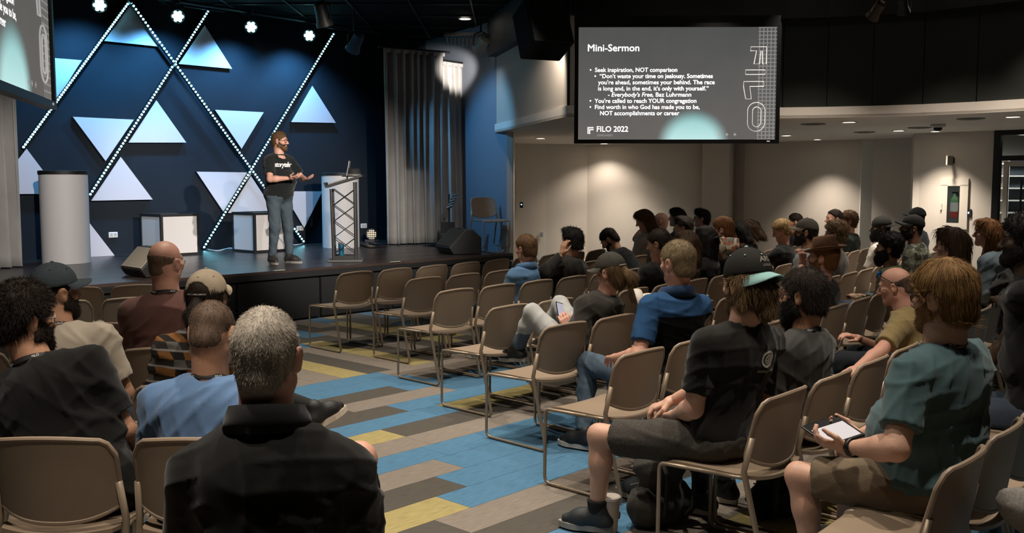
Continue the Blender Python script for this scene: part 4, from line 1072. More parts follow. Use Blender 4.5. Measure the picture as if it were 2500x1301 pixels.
def person(key, label, hip, facing, head, lean=.03, pose='sit', yaw=0, pitch=0, roll=0, g=1.0, w_=1.0, s=1.0, hs=1.0, fat=1.0, tone='fair',
           hair=('short','brown'), beard=None, shirt=('tee','black','#161513'), pants=('jeans','#3b4450'), shoes='#1a1a1a', sole='#c8c2b6', cap=None, glasses=False, lanyard=False,
           lh=None, rh=None, lpole=None, rpole=None, lhd=None, rhd=None, knees=None, ankles=None, toes=None, twist=0.0, det=1, belly=0.0, jfix=None, seed=None, face=True, collar=None, hcurl=.55, hair_t=None, sock=None, slouch=0.0, hood=False, nape=None, fringe=None, strand=None, pelvis=None, lat=None, sleeve=.74, drop=.084):
    seed = seed if seed is not None else (abs(hash(key)) % 9999 if False else sum(ord(c)*(i+1) for i, c in enumerate(key)))
    ph = math.radians(facing); Fv = Vector((math.cos(ph), math.sin(ph), 0)); Rv = Vector((math.sin(ph), -math.cos(ph), 0)); O = Vector((hip[0], hip[1], hip[2] if len(hip) > 2 else 0))
    def tol(p): q = Vector(p)-O; return np.array([q.dot(Rv), q.dot(Fv), q.z])
    root = empty('person', O, ph-math.pi/2); tag(root, label, 'person')
    if len(head) == 2:
        r = ray(*head); o = Vector((0,0,CAM_H))
        if lat is None and abs(Fv.dot(r.normalized())) > .8: t = ((O+Fv*lean)-o).dot(Fv)/r.dot(Fv)
        else: t = ((O+Rv*(lat or 0))-o).dot(Rv)/r.dot(Rv)
        HC = tol(o+r*t)
    else: HC = np.array(head, float)
    if abs(HC[0]) > .22 or not -.2 < HC[1] < .45: print('CHECK', key, HC)
    P = np.array(pelvis, float) if pelvis is not None else np.array([0, -slouch*0, .535*1.0])
    print('person', key, 'head', np.round(HC,2), 'len', round(float(np.linalg.norm(HC-P)),2))
    Hm = RZ(math.radians(yaw))@RX(-math.radians(pitch))@RY(math.radians(roll))
    u = HC-P; u /= np.linalg.norm(u)
    NB = HC - u*.13*hs + np.array([0,-.012,-.05])*hs
    spine = NB-P; sl = np.linalg.norm(spine); us = spine/sl; B = basis(us)
    tw = RZ(math.radians(twist)); B = tw@B; B = basis(us, B[:,1]); sx = B[:,0]
    SH = {}
    for nm, sg in (('l',-1),('r',1)): SH[nm] = NB - us*drop + sx*sg*.163*w_*s + B[:,1]*.005
    l1, l2 = .285*s, .255*s
    cv = lambda p: tol(p) if isinstance(p, Vector) else np.array(p, float)
    T = {'l': cv(lh) if lh is not None else np.array((-.09,.29,.615)), 'r': cv(rh) if rh is not None else np.array((.09,.29,.615))}
    pole = {'l': lpole or (-.5,-.35,-.8), 'r': rpole or (.5,-.35,-.8)}
    EL, WR = {}, {}
    for nm in 'lr': EL[nm], WR[nm] = ik(SH[nm], T[nm], l1, l2, pole[nm])
    if pose == 'sit':
        HJ = {'l': P+np.array([-.085*g,.01,-.02]), 'r': P+np.array([.085*g,.01,-.02])}
        KN = {'l': np.array([-.13,.45*s+.02,.50]), 'r': np.array([.13,.45*s+.02,.50])}; AN = {'l': np.array([-.12,.44,.095]), 'r': np.array([.12,.44,.095])}
    else:
        HJ = {'l': P+np.array([-.09,0,-.03]), 'r': P+np.array([.09,0,-.03])}; KN = {'l': np.array([-.1,.03,.5]), 'r': np.array([.1,.03,.5])}; AN = {'l': np.array([-.1,0,.1]), 'r': np.array([.1,0,.1])}
    TO = {'l': np.array([-.08,1,0.]), 'r': np.array([.08,1,0.])}
    UPF = {'l':None,'r':None}
    for nm in 'lr':
        if knees and nm in knees: KN[nm] = cv(knees[nm])
        if ankles and nm in ankles: AN[nm] = cv(ankles[nm])
        if toes and nm in toes: TO[nm] = np.array(toes[nm][0] if hasattr(toes[nm][0],'__len__') else toes[nm], float); UPF[nm] = np.array(toes[nm][1], float) if hasattr(toes[nm][0],'__len__') else None
    vh = {3:.0047,2:.0055,1:.0092,0:.012}[det]; vb = {3:.0115,2:.014,1:.024,0:.03}[det]; vs = {3:.0098,2:.012,1:.0175,0:.023}[det]; vhand = {3:.0052,2:.0062,1:.0098,0:.012}[det]
    ms = skin(tone)
    # ---- body (skin): head+neck, trunk and limbs, hands, joined in one mesh
    parts = []
    nk = Hm.T@(NB-us*.03-HC)/hs
    V, Q = head_sdf(fat, nk, .059*(1+.35*(g-1))*(.97)).build(vh); parts.append((HC+(V*hs)@Hm.T, Q))
    bs = SDF(); bl = SDF(); bl.cap(P, NB-us*.06, .10, .09, k=.04); bs.cap(SH['l'], SH['r'], .04, k=.04)
    lk_ = 1.0 if pants[0] == 'shorts' else .72
    for nm in 'lr':
        bs.cap(SH[nm], EL[nm], .047*s*g**.5, .040*s*g**.4, k=.02); bs.cap(EL[nm], EL[nm]+(WR[nm]-EL[nm])*.3, .040*s*g**.4, .041*s*g**.4, k=.02); bs.cap(EL[nm]+(WR[nm]-EL[nm])*.3, WR[nm], .041*s*g**.4, .0265*s, k=.02)
        bl.cap(HJ[nm], KN[nm], .075*lk_, .052*lk_, k=.03)
        m = KN[nm]+(AN[nm]-KN[nm])*.33; kd = (KN[nm]-AN[nm]); kd = kd/np.linalg.norm(kd); bk = np.cross(np.cross(kd, TO[nm]), kd); bk = -bk/(np.linalg.norm(bk)+1e-9)
        bl.cap(KN[nm], m+bk*.012*lk_, .052*lk_, .054*lk_, k=.03); bl.cap(m+bk*.012*lk_, AN[nm], .054*lk_, .034*(1 if lk_ == 1 else .9), k=.03); bl.cap(AN[nm], AN[nm]+np.array([0,0,-.03])+TO[nm]/np.linalg.norm(TO[nm])*.06, .034, .03, k=.02)
    V, Q = bs.build(vb); V = relax(V, Q, 1); parts.append((V, Q)); V, Q = bl.build(vb if pants[0] == 'shorts' else vb*1.7); V = relax(V, Q, 1); parts.append((V, Q))
    hd = {'l': lhd, 'r': rhd}
    for nm, sg in (('l',-1),('r',1)):
        fa = WR[nm]-EL[nm]; fa /= np.linalg.norm(fa)
        d_, n_ = (hd[nm][0], hd[nm][1]) if hd[nm] else (fa+np.array([-sg*.25,.1,0]), np.array([0,0.1,-1.]))
        cu = hd[nm][2] if hd[nm] and len(hd[nm]) > 2 else hcurl
        hsd = SDF(); hand(hsd, WR[nm]+fa*.012, d_, n_, sg, cu, s*.98); parts.append(hsd.build(vhand))
    mobj('body', np_mesh('body', parts, ms), root)
    # ---- shirt
    kind, cn, cc = shirt[:3]; mat = shirt[3] if len(shirt) > 3 else cloth(cn, cc)
    lng = kind in ('long','hoodie','jacket','denim'); it = {'tee':0,'polo':.002,'long':.002,'hoodie':.012,'jacket':.014,'denim':.006}[kind]
    ss = SDF(); mid = P+spine*.36; ch = P+spine*.70; f_ = B[:,1]
    ss.ell(P+np.array([0,-.005,.03]), (.172*g+it,.13*g+it+belly*.3,.13), k=.05)
    ss.ell(mid+f_*(.012+belly*.5)-f_*.0, (.16*g+it+belly*.3,.122*g+it+belly*.6,.17), R=B, k=.06); ss.ell(ch-f_*.008, (.165*w_*g**.5+it,.118*g**.6+it,.17*sl/.5), R=B, k=.06)
    ss.ell(P+spine*.84-f_*.012, (.15*w_+it,.092*g**.5+it,.09), R=B, k=.06)
    for nm, sg in (('l',-1),('r',1)):
        ss.cap(NB-us*.022+sx*sg*.03-f_*.012, SH[nm]+us*.004, .048+it, .058*g**.3+it, k=.05)
        if lng:
            ss.cap(SH[nm], EL[nm], .066*g**.4+it, .054*g**.4+it, k=.035); e2 = EL[nm]+(WR[nm]-EL[nm])*(.96 if kind != 'denim' else .9); ss.cyl(EL[nm], e2, .053*g**.4+it, .038+it, k=.03); ss.ell(EL[nm], (.054+it,)*3, k=.02)
        else:
            e2 = SH[nm]+(EL[nm]-SH[nm])*sleeve; ss.cap(SH[nm], SH[nm]+(EL[nm]-SH[nm])*.3, .066*g**.4, .066*g**.4, k=.04); ss.cyl(SH[nm]+(EL[nm]-SH[nm])*.1, e2, .067*g**.45, .064*g**.45+.004, k=.012)
    up = Hm@np.array([0,-.02,-.05])*hs+HC; na = up-NB; na /= np.linalg.norm(na)
    nr = .066+.012*(g-1)
    if kind != 'hoodie': ss.cap(NB+na*.008+f_*.006, NB+na*.16+f_*.02, nr+.004, nr+.02, k=.008, op='-')
    if kind == 'tee': ss.ell(NB+f_*.07-us*.005, (.062,.05,.05), R=B, k=.012, op='-')
    if kind in ('tee','polo','long'): ss.cyl(NB-us*.012+na*.0, NB+na*.012, nr+.012, nr+.010, k=.006); ss.cap(NB-na*.03, NB+na*.16+f_*.012, nr-.002, nr+.012, k=.004, op='-')
    if hood or kind == 'hoodie':
        for a_ in range(-4,5):
            th = a_*.42; p0 = NB + (B[:,0]*math.sin(th)*.115 - f_*math.cos(th)*.085 - f_*.012) + us*(.0 - .018*abs(a_)); ss.cap(p0-us*.045, p0+us*.012, .038, .03, k=.03)
        ss.ell(NB-f_*.10-us*.06, (.10,.04,.075), R=B, k=.04)
    V, Q = ss.build(vs); V = relax(V, Q, 1); N_ = normals(V, Q)
    V = creases(V, N_, {3:.0066,2:.007,1:.007,0:.005}[det], seed)
    so = mobj('shirt' if kind in ('tee','polo','long','denim') else ('hoodie' if kind == 'hoodie' else 'jacket'), np_mesh('shirt', [(V,Q)], mat), root)
    # ---- collar
    if collar:
        ccol, hgt, rad = collar; rows = []
        for iz, (zz, ex) in enumerate(((-.012,.012),(hgt*.55,.0),(hgt,.004),(hgt*1.05,.010),(hgt*.5,.022),(-.02,.034))):
            row = []
            for k in range(29):
                th = math.radians(-150+300*k/28); rr_ = rad+ex; dr = -.024*(1-math.cos(th))
                row.append(NB + B[:,0]*math.sin(th)*rr_ - f_*math.cos(th)*rr_*.98 + f_*.008 + na*(zz+dr+.026))
            rows.append([tuple(p) for p in row])
        o = MB().grid(rows).obj('collar', ccol, root, True); md = o.modifiers.new('t','SOLIDIFY'); md.thickness = .002
    # ---- trousers
    pk, pc = pants[:2]; pm = pants[2] if len(pants) > 2 else M('trousers_'+pc, pc, .9, var=.14, scale=9, bump=.35, bscale=300, spec=.15)
    ts = SDF(); ts.ell(P+np.array([0,-.01,-.005]), (.165*g,.125*g+belly*.2,.105), k=.04)
    for nm in 'lr':
        kd = KN[nm]-HJ[nm]
        if pk == 'shorts':
            e2 = HJ[nm]+kd*.86; ts.cap(HJ[nm], HJ[nm]+kd*.4, .094*g**.5, .09*g**.4, k=.03); ts.cyl(HJ[nm]+kd*.2, e2, .092*g**.4, .088, k=.02)
        else:
            ts.cap(HJ[nm], KN[nm], .092*g**.5, .066*g**.3, k=.03); e2 = AN[nm]+(KN[nm]-AN[nm])*.04; ts.cap(KN[nm], KN[nm]+(AN[nm]-KN[nm])*.4, .065*g**.3, .06, k=.03); ts.cyl(KN[nm]+(AN[nm]-KN[nm])*.3, e2, .061, .05, k=.02)
    V, Q = ts.build(vs*1.25); V = relax(V, Q, 1); N_ = normals(V, Q); V = creases(V, N_, .006 if det else .004, seed+5, 52.0)
    mobj('shorts' if pk == 'shorts' else 'trousers', np_mesh('trousers', [(V,Q)], pm), root)
    # ---- shoes
    msh = M('shoe_'+shoes, shoes, .6, bump=.2, bscale=200); mso = M('sole_'+sole, sole, .6)
    for nm, sg in (('l',-1),('r',1)):
        t_ = TO[nm]/np.linalg.norm(TO[nm]); shin = KN[nm]-AN[nm]; shin /= np.linalg.norm(shin)
        upf = np.array([0,0,1.]) - t_*t_[2]; 
        if abs(t_[2]) > .35 or AN[nm][2] > .2: upf = shin - t_*(shin@t_)
        if UPF[nm] is not None: upf = UPF[nm]-t_*(UPF[nm]@t_)
        upf /= np.linalg.norm(upf); R = np.stack([np.cross(t_,upf), t_, upf],1); c = AN[nm]-upf*.085
        fs = SDF(); fs.cap((0,-.045,.045),(0,.08,.045),.037,.043,k=.03); fs.cap((0,.08,.045),(0,.155,.034),.043,.028,k=.03); fs.cap((0,-.03,.05),(0,-.015,.105),.038,.042,k=.03); fs.cap((0,0,.08),(0,.09,.05),.035,.036,k=.03)
        fs.post.append(lambda f, X, Y, Z: np.maximum(f, .02-Z)); V, Q = fs.build(.0105 if det >= 2 else .019)
        sh = mobj('shoe', np_mesh('shoe', [(c+V@R.T, Q)], msh), root)
        pts = foot_outline(); b = MB().prism([tuple(c+R@np.array([x,y,-.004])) for x,y in pts], tuple(R@np.array([0,0,.028]))); b.obj('sole', mso, sh)
        if det >= 2:
            lc = MB()
            for q in range(4): y = .03+.024*q; z = .098-.011*q; lc.tube([tuple(c+R@np.array(v)) for v in ((-.02,y,z-.006),(0,y+.003,z),(.02,y,z-.006))], .0028, 5)
            lc.obj('laces', M('laces','#b5ada0',.8), sh)
        if sock: 
            k_ = SDF(); k_.cyl(AN[nm]-shin*.02, AN[nm]+shin*sock[1], .041, .052, k=.01); V, Q = k_.build(.008); mobj('sock', np_mesh('sock', [(V,Q)], M('sock_'+sock[0], sock[0], .9, bump=.4, bscale=200)), root)
    # ---- head things (head frame)
    def place(Vh): return HC+(np.asarray(Vh)*hs)@Hm.T
    def hobj(nm, b, mt, par=root, smooth=True): b.v = [Vector(HC+Hm@(np.array(v)*hs)) for v in b.v]; return b.obj(nm, mt, par, smooth)
    st, hc = hair[0], hair[1]
    if st != 'none':
        t = hair_t if hair_t is not None else {'buzz':.0025,'short':.011,'bald':.0018,'quiff':.015,'curly':.012,'afro':.015,'bob':.016,'long':.016,'ponytail':.012,'lowhair':.010}[st]
        h_ = hair_sdf(st, t, nape if nape is not None else {'buzz':-.075,'short':-.085,'bald':-.08}.get(st,-.085), fringe if fringe is not None else .062); V, Q = h_.build(vh*1.05 if st not in ('bob','long') else vh*1.2); N_ = normals(V, Q)
        amp = {'buzz':.0006,'bald':.0006,'short':.0035,'quiff':.006,'curly':.008,'afro':.008,'bob':.004,'long':.005,'ponytail':.003,'lowhair':.004}[st]
        V = V+N_*(wobble(V, {'curly':85,'afro':95}.get(st,60), seed)*amp)[:,None]
        sl_, sw, lf, ns = {'buzz':(.006,.0009,.75,1.0),'bald':(.006,.0009,.7,.6),'short':(.016,.0011,.42,1.0),'quiff':(.026,.0013,.4,1.0),'curly':(.018,.0014,.55,1.2),'afro':(.014,.0015,.85,1.3),'bob':(.05,.0014,.12,1.0),'long':(.07,.0014,.12,1.2),'ponytail':(.045,.0013,.15,1.0),'lowhair':(.045,.0014,.25,1.1)}[st]
        if strand: sl_, lf = strand
        nst = int({3:12000,2:6500,1:1400,0:400}[det]*ns); P2 = [(place(V),Q)]
        Vs, Qs = strands(V, Q, nst, sl_, sw*(.55 if det >= 2 else 1.4), lf, seed+3, sel=((lambda c: c[:,2] < .012+cap.get('h',0)+(.03 if not cap.get('arch') else .05)*(c[:,1] < 0)) if cap else None), droop=.6 if st in ('bob','long','ponytail') else .15)
        P2.append((place(Vs),Qs)); mobj('hair', np_mesh('hair', P2, hair_mat(hc)), root)
    if beard:
        V, Q = beard_sdf(beard[1], beard[2] if len(beard) > 2 else 0, fat).build(vh*1.05); N_ = normals(V, Q); V = V+N_*(wobble(V, 70, seed+1)*.0025)[:,None]
        Vs, Qs = strands(V, Q, int({3:5000,2:3000,1:500,0:150}[det]), .012+.5*(beard[2] if len(beard) > 2 else 0)*.6, .0007 if det >= 2 else .0018, .4, seed+8, crown=(0,-.02,.08), droop=.4)
        mobj('beard', np_mesh('beard', [(place(V),Q),(place(Vs),Qs)], hair_mat(beard[0])), root)
    if face and det >= 1:
        for x in (-1,1):
            hobj('eye', MB().lathe([(.001,-.0122),(.008,-.009),(.0118,0),(.008,.009),(.001,.0122)], (x*.0315,.0765,.003), 10), M('eye_white','#b9b2aa',.25))
            hobj('iris', MB().lathe([(.006,0),(.004,.0015)], (x*.0315,.0885,.002), 10, Matrix.Rotation(-math.pi/2,3,'X')), M('iris','#1d1610',.2))
            hobj('eyebrow', MB().tube([(x*.014,.094,.021),(x*.03,.0955,.026),(x*.046,.083,.02)], [.003,.0042,.002], 6), hair_mat(hc if hc not in ('grey',) else 'brown'))
    if glasses:
        mg = M('glasses_'+glasses, glasses, .3)
        g_ = empty('glasses'); g_.parent = root
        for x in (-1,1):
            pts = [(x*.034+.024*math.cos(a)*(1 if abs(math.cos(a)) < .8 else 1), .1005-.012*abs(math.cos(a)) if x*math.cos(a) > 0 else .1005, .0+.018*math.sin(a)) for a in (2*math.pi*k/16 for k in range(16))]
            b = MB().tube(pts, .0022, 6, closed=True); b.tube([(x*.058,.09,.006),(x*.08,.06,.008),(x*.086,-.005,.006),(x*.083,-.03,-.012)], .0022, 6); hobj('frame', b, mg, g_)
        hobj('bridge', MB().tube([(-.011,.1,.004),(0,.106,.007),(.011,.1,.004)], .002, 6), mg, g_)
    if cap:
        capper(root, hobj, place, cap, vh, det)
    if lanyard:
        ml = M('lanyard_black','#0c0c0c',.7); path = []
        R1, R2 = nr+.020, nr+.016
        for k in range(25):
            th = math.radians(-128+256*k/24); cz = math.cos(th)
            path.append(NB + B[:,0]*math.sin(th)*R1*1.04 - f_*(cz*R2) + f_*.012 + us*(.032*cz-.002))
        e_ = NB-us*.30+f_*(.155+belly*.8); path = [e_+B[:,0]*-.012]+[NB-us*.14+f_*(.135+belly*.3)-B[:,0]*.055]+path+[NB-us*.14+f_*(.135+belly*.3)+B[:,0]*.055]+[e_+B[:,0]*.012]
        rows = [[],[],[],[]]
        for k, p in enumerate(path):
            out = p-NB; out -= us*(out@us); out /= np.linalg.norm(out)+1e-9
            upv_ = us*.8 + out*-.35; upv_ /= np.linalg.norm(upv_)
            for q, (hh, oo) in enumerate(((-.009,0),(.009,0),(.009,.0025),(-.009,.0025))): rows[q].append(tuple(p+upv_*hh+out*oo))
        b = MB().grid(rows+[rows[0]]); lo_ = b.obj('lanyard', ml, root, 'auto')
        if det >= 2:
            me = text_mesh('FILO', .013, .0003)
            for nn_, side_ in enumerate((-1,1)):
                thx = math.radians(32*side_); cen = NB + B[:,0]*math.sin(thx)*(R1*1.04+.004) - f_*(math.cos(thx)*(R2+.004)) + f_*.012 + us*(.032*math.cos(thx)-.006)
                out = B[:,0]*math.sin(thx)-f_*math.cos(thx); tx = np.cross(us, out); upv_ = us*.8+out*-.35; upv_ /= np.linalg.norm(upv_)
                m2 = me.copy()
                for v in m2.vertices: c_ = cen+tx*(v.co.x-.016)+upv_*(v.co.y-.0)+out*.001; v.co = tuple(c_)
                m2.materials.clear(); m2.materials.append(M('lanyard_print','#b9b7b2',.6)); mobj('lanyard_print', m2, lo_)
        bevel(MB().box(tuple(e_-us*.055+f_*.004), (.04,.002,.052), Matrix(B.tolist())).obj('badge', M('badge_white','#bdb9b2',.5), lo_), .002)
    info = dict(root=root, O=O, Fv=Fv, Rv=Rv, HC=HC, NB=NB, EL=EL, WR=WR, SH=SH, shirt=so, B=B, us=us, hobj=hobj, place=place, tol=tol, Hm=Hm, hs=hs, KN=KN, AN=AN); PEOPLE[key] = info; return info
def capper(root, hobj, place, cap, vh, det):
    ccol, bcol, back, style = cap['crown'], cap.get('brim', cap['crown']), cap.get('back', False), cap.get('style','ball')
    mc = M('cap_'+ccol, ccol, .85, var=.1, scale=20, bump=.3, bscale=250, spec=.2); mb = M('brim_'+bcol, bcol, .8, bump=.3, bscale=250, spec=.2)
    sg = -1 if back else 1; h0 = cap.get('h',.0)
    s = SDF(); s.ell((0,-.012,.036+h0),(.09,.111,.1+cap.get('tall',0))); tl = cap.get('tilt',.18)*sg
    s.post.append(lambda f, X, Y, Z: np.maximum(f, (.03+h0+tl*(Y*.6)) - Z))
    if cap.get('arch'):
        def ar(f, X, Y, Z): return np.maximum(f, -((np.sqrt((X/.052)**2+((Z-.03-h0)/.052)**2)-1)*.05 + np.where(sg*Y > -.02, 1.0, 0.0)))
        s.post.append(ar)
    V, Q = s.build(vh*1.1); c = mobj('cap', np_mesh('cap', [(place(V),Q)], mc), root)
    rows_t, rows_b = [], []; L = cap.get('brimlen',.075)
    for i in range(7):
        r = i/6; rt, rb = [], []
        for k in range(21):
            th = math.radians(-78+156*k/20); cx, cy = math.sin(th), math.cos(th)
            ex = L*r*max(0,cy)**.55
            x = cx*(.088+.004*r); y = -.012+(cy*.109+ex); z = .034+h0+tl*(sg*y*.6) - cap.get('curve',.02)*r*abs(cx)**2*1.4 - cap.get('droop',.10)*ex
            rt.append((sg*x, sg*y if back else y, z+.002)); rb.append((sg*x, sg*y if back else y, z-.0025))
        rows_t.append(rt); rows_b.append(rb)
    b = MB(); b.grid(rows_t); b.grid(rows_b); n1 = 7*21
    lp = [i for i in range(21)]+[i*21+20 for i in range(1,7)]+[6*21+k for k in range(19,-1,-1)]+[i*21 for i in range(5,0,-1)]
    for a_, c_ in zip(lp, lp[1:]+lp[:1]): b.f.append((a_,c_,c_+n1,a_+n1))
    hobj('cap_brim', b, mb, c, 'auto')
    mbtn = M('cap_button_'+cap.get('dots',ccol), cap.get('dots',ccol), .6)
    hobj('cap_button', MB().lathe([(.009,0),(.007,.005),(.002,.007)], (0,-.012,.135+h0+cap.get('tall',0)), 10), mbtn, c)
    if det >= 2:
        for k in range(6):
            a_ = math.pi/6+k*math.pi/3; ce = .5; x, y, z = .09*math.cos(a_)*.72, -.012+.111*math.sin(a_)*.72, .036+h0+(.1+cap.get('tall',0))*.70
            hobj('eyelet', MB().lathe([(.0045,0),(.003,.003)], (x,y,z), 8, Vector((x,y+.012,(z-.036)*.9)).to_track_quat('Z','Y').to_matrix()), mbtn, c)
    if cap.get('strap'):
        pts = [(.089*math.sin(t)*1.0, -.012-sg*.111*math.cos(t), .036+h0-tl*.06) for t in (math.radians(-30+60*k/8) for k in range(9))]
        hobj('cap_strap', MB().tube(pts, .006, 6), M('strap','#6d6a64',.6), c)
    return c
def decal(inf, me, mat, origin, direction, upv, name, par=None, off=.003, target=None):
    """flat lettering laid on cloth: letters lie in the plane through origin and are pressed along direction on the target"""
    from mathutils.bvhtree import BVHTree
    tg = target or inf['shirt']; bm = bmesh.new(); bm.from_mesh(tg.data); bv = BVHTree.FromBMesh(bm); bm.free()
    bm2 = bmesh.new(); bm2.from_mesh(me); bmesh.ops.triangulate(bm2, faces=bm2.faces); bmesh.ops.subdivide_edges(bm2, edges=[e for e in bm2.edges if e.calc_length() > .02], cuts=2); bm2.to_mesh(me); bm2.free()
    D = Vector(direction).normalized(); U = Vector(upv); U = (U-D*U.dot(D)).normalized(); Rr = D.cross(U)
    for v in me.vertices:
        p = Vector(origin)+Rr*v.co.x+U*v.co.y-D*.35; h = bv.ray_cast(p, D, 1.0)
        v.co = (h[0]-D*off) if h[0] is not None else (Vector(origin)+Rr*v.co.x+U*v.co.y)
    me.materials.clear(); me.materials.append(mat); return mobj(name, me, par or tg)
# ------------------------------------------------------------------ the audience and the speaker
def S(k, i, blk='R', fwd=-.045):
    x, y, f = CHAIRS[(blk,k,i)]; a = math.radians(f); return dict(hip=(x+fwd*math.cos(a), y+fwd*math.sin(a)), facing=f)
def node_cloth(name, fn, rough=.92):
    m = bpy.data.materials.new(name); m.use_nodes = True; nt = m.node_tree; b = nt.nodes['Principled BSDF']; b.inputs['Roughness'].default_value = rough; b.inputs['Specular IOR Level'].default_value = .15
    tc = nt.nodes.new('ShaderNodeTexCoord'); sep = nt.nodes.new('ShaderNodeSeparateXYZ'); nt.links.new(tc.outputs['Object'], sep.inputs[0])
    def mt(op, a, c=None):
        n = nt.nodes.new('ShaderNodeMath'); n.operation = op
        for i, x in enumerate((a,c)):
            if x is None: continue
            if isinstance(x,(int,float)): n.inputs[i].default_value = x
            else: nt.links.new(x, n.inputs[i])
        return n.outputs[0]
    def mix(f, a, c):
        n = nt.nodes.new('ShaderNodeMix'); n.data_type = 'RGBA'
        nt.links.new(f, n.inputs[0])
        for i, x in ((6,a),(7,c)):
            if isinstance(x, str): n.inputs[i].default_value = (*lin(x),1)
            else: nt.links.new(x, n.inputs[i])
        return n.outputs[2]
    def noise(scale, detail=3):
        n = nt.nodes.new('ShaderNodeTexNoise'); n.inputs['Scale'].default_value = scale; n.inputs['Detail'].default_value = detail; nt.links.new(tc.outputs['Object'], n.inputs[0]); return n.outputs[0]
    nt.links.new(fn(sep.outputs[0], sep.outputs[1], sep.outputs[2], mt, mix, noise), b.inputs['Base Color']); return m
m_block = node_cloth('cloth_colour_block', lambda x,y,z,mt,mix,nz: mix(mt('MULTIPLY', mt('LESS_THAN', z, .925), mt('LESS_THAN', mt('ABSOLUTE', x), .20)), '#27476b', '#0e0f12'))
def stripes(mt, a, f, w_): return mt('LESS_THAN', mt('FRACT', mt('MULTIPLY', a, f)), w_)
m_plaid = node_cloth('cloth_plaid_orange', lambda x,y,z,mt,mix,nz: mix(stripes(mt, z, 13, .12), mix(stripes(mt, z, 13, .55), mix(stripes(mt, mt('ADD',x,y), 13, .5), '#7d5630', '#2a2624'), mix(stripes(mt, mt('ADD',x,y), 13, .5), '#33302c', '#5d5a55')), '#8d8a86'))
m_plaid2 = node_cloth('cloth_plaid_brown', lambda x,y,z,mt,mix,nz: mix(stripes(mt, z, 14, .3), mix(stripes(mt, mt('ADD',x,y), 14, .35), '#5f554a', '#3a3530'), '#857a6c'))
m_camo = node_cloth('cloth_camo', lambda x,y,z,mt,mix,nz: mix(mt('GREATER_THAN', nz(14), .52), mix(mt('GREATER_THAN', nz(22), .5), '#5c5d50', '#77786a'), '#3b3d33'))
m_heather = node_cloth('cloth_heather_shorts', lambda x,y,z,mt,mix,nz: mix(nz(160,5), '#191817', '#5a5650'))
m_fade = node_cloth('cloth_faded_jeans', lambda x,y,z,mt,mix,nz: mix(mt('GREATER_THAN', mt('ADD', z, mt('MULTIPLY', nz(5), .12)), .66), '#59636b', mix(nz(9), '#8f9394', '#b5b4ae')))
m_sweat = node_cloth('cloth_grey_marl', lambda x,y,z,mt,mix,nz: mix(nz(120,5), '#5d5954', '#a5a098'))
blk_collar = cloth('black_collar','#101010')
# left block
person('L7','man with grey cropped hair in a black polo, nearest the camera', **S(7,2,'L',.02), head=(650,866), lean=.03, g=1.34, w_=1.14, s=1.08, drop=.125, fat=1.08, hs=1.04, hair=('short','grey'), hair_t=.006, strand=(.009,.4), shirt=('polo','black_polo','#0d0d0b'), collar=(blk_collar,.05,.088),
    rh=(.06,.34,.66), lh=(-.1,.32,.64), det=3, tone='pink', pants=('shorts','#23262b'), knees={'r':py(876,1122,2.98)}, ankles={'r':(-.02,.5,.66)}, toes={'r':((-.8,.3,-.2),(-.2,.2,.95))})
person('L1','man with dark curly hair, beard and glasses in a black tee at the left edge', **S(6,1,'L',.03), head=(60,778), lean=.05, yaw=-38, pitch=4, g=1.36, w_=1.2, fat=1.1, hair=('curly','dark'), beard=('dark',.014,.01), glasses='#c9c2b2', lanyard=True, shirt=('tee','black_a','#100f0e'), pants=('jeans','#20242b'), det=3, tone='tan', belly=.05)
person('L5','man with buzzed hair in a blue tee looking down', **S(6,2,'L'), head=(517,812), lean=.06, pitch=28, g=1.3, w_=1.2, hair=('buzz','buzz'), nape=-.045, lanyard=True, shirt=('tee','blue','#5a7699'), pants=('jeans','#2c3138'), det=3, tone='tan')
person('L2','man in a slate cap and cream tee turned towards the stage', **S(5,2,'L'), head=(136,712), lean=.1, yaw=-42, g=1.28, w_=1.18, hair=('buzz','dark'), beard=('dark',.01), cap=dict(crown='#3d464a', h=.004), lanyard=True, shirt=('tee','cream','#a89d8c'), pants=('jeans','#2b2f36'), det=3, tone='tan', twist=-12)
person('L4','person in a beige cap and plaid shirt with a sneaker stretched out', **S(5,3,'L'), head=(507,726), lean=.04, yaw=-12, g=1.1, hair=('ponytail','dark'), cap=dict(crown='#a3947e', arch=True, strap=True), shirt=('long','plaid','#555555',m_plaid), pants=('shorts','#17181a'), det=2, tone='tan', sock=('#0d0e0d',.24), shoes='#141412', sole='#b9aa98',
    knees={'l':(.12,.43,.66)}, ankles={'l':py(772,1000,4.95)}, toes={'l':((.55,.79,.22),(-.35,-.1,.93))})
person('L3','bald man in a maroon tee in front of the wedge monitor', **S(4,3,'L',.02), head=(405,640), lean=.04, yaw=-26, g=1.42, w_=1.24, fat=1.1, hs=1.04, hair=('bald','fringe'), glasses='#b7b0a4', lanyard=True, shirt=('tee','maroon','#6a4a43'), pants=('jeans','#2b2f36'), det=2, tone='pink', belly=.05)
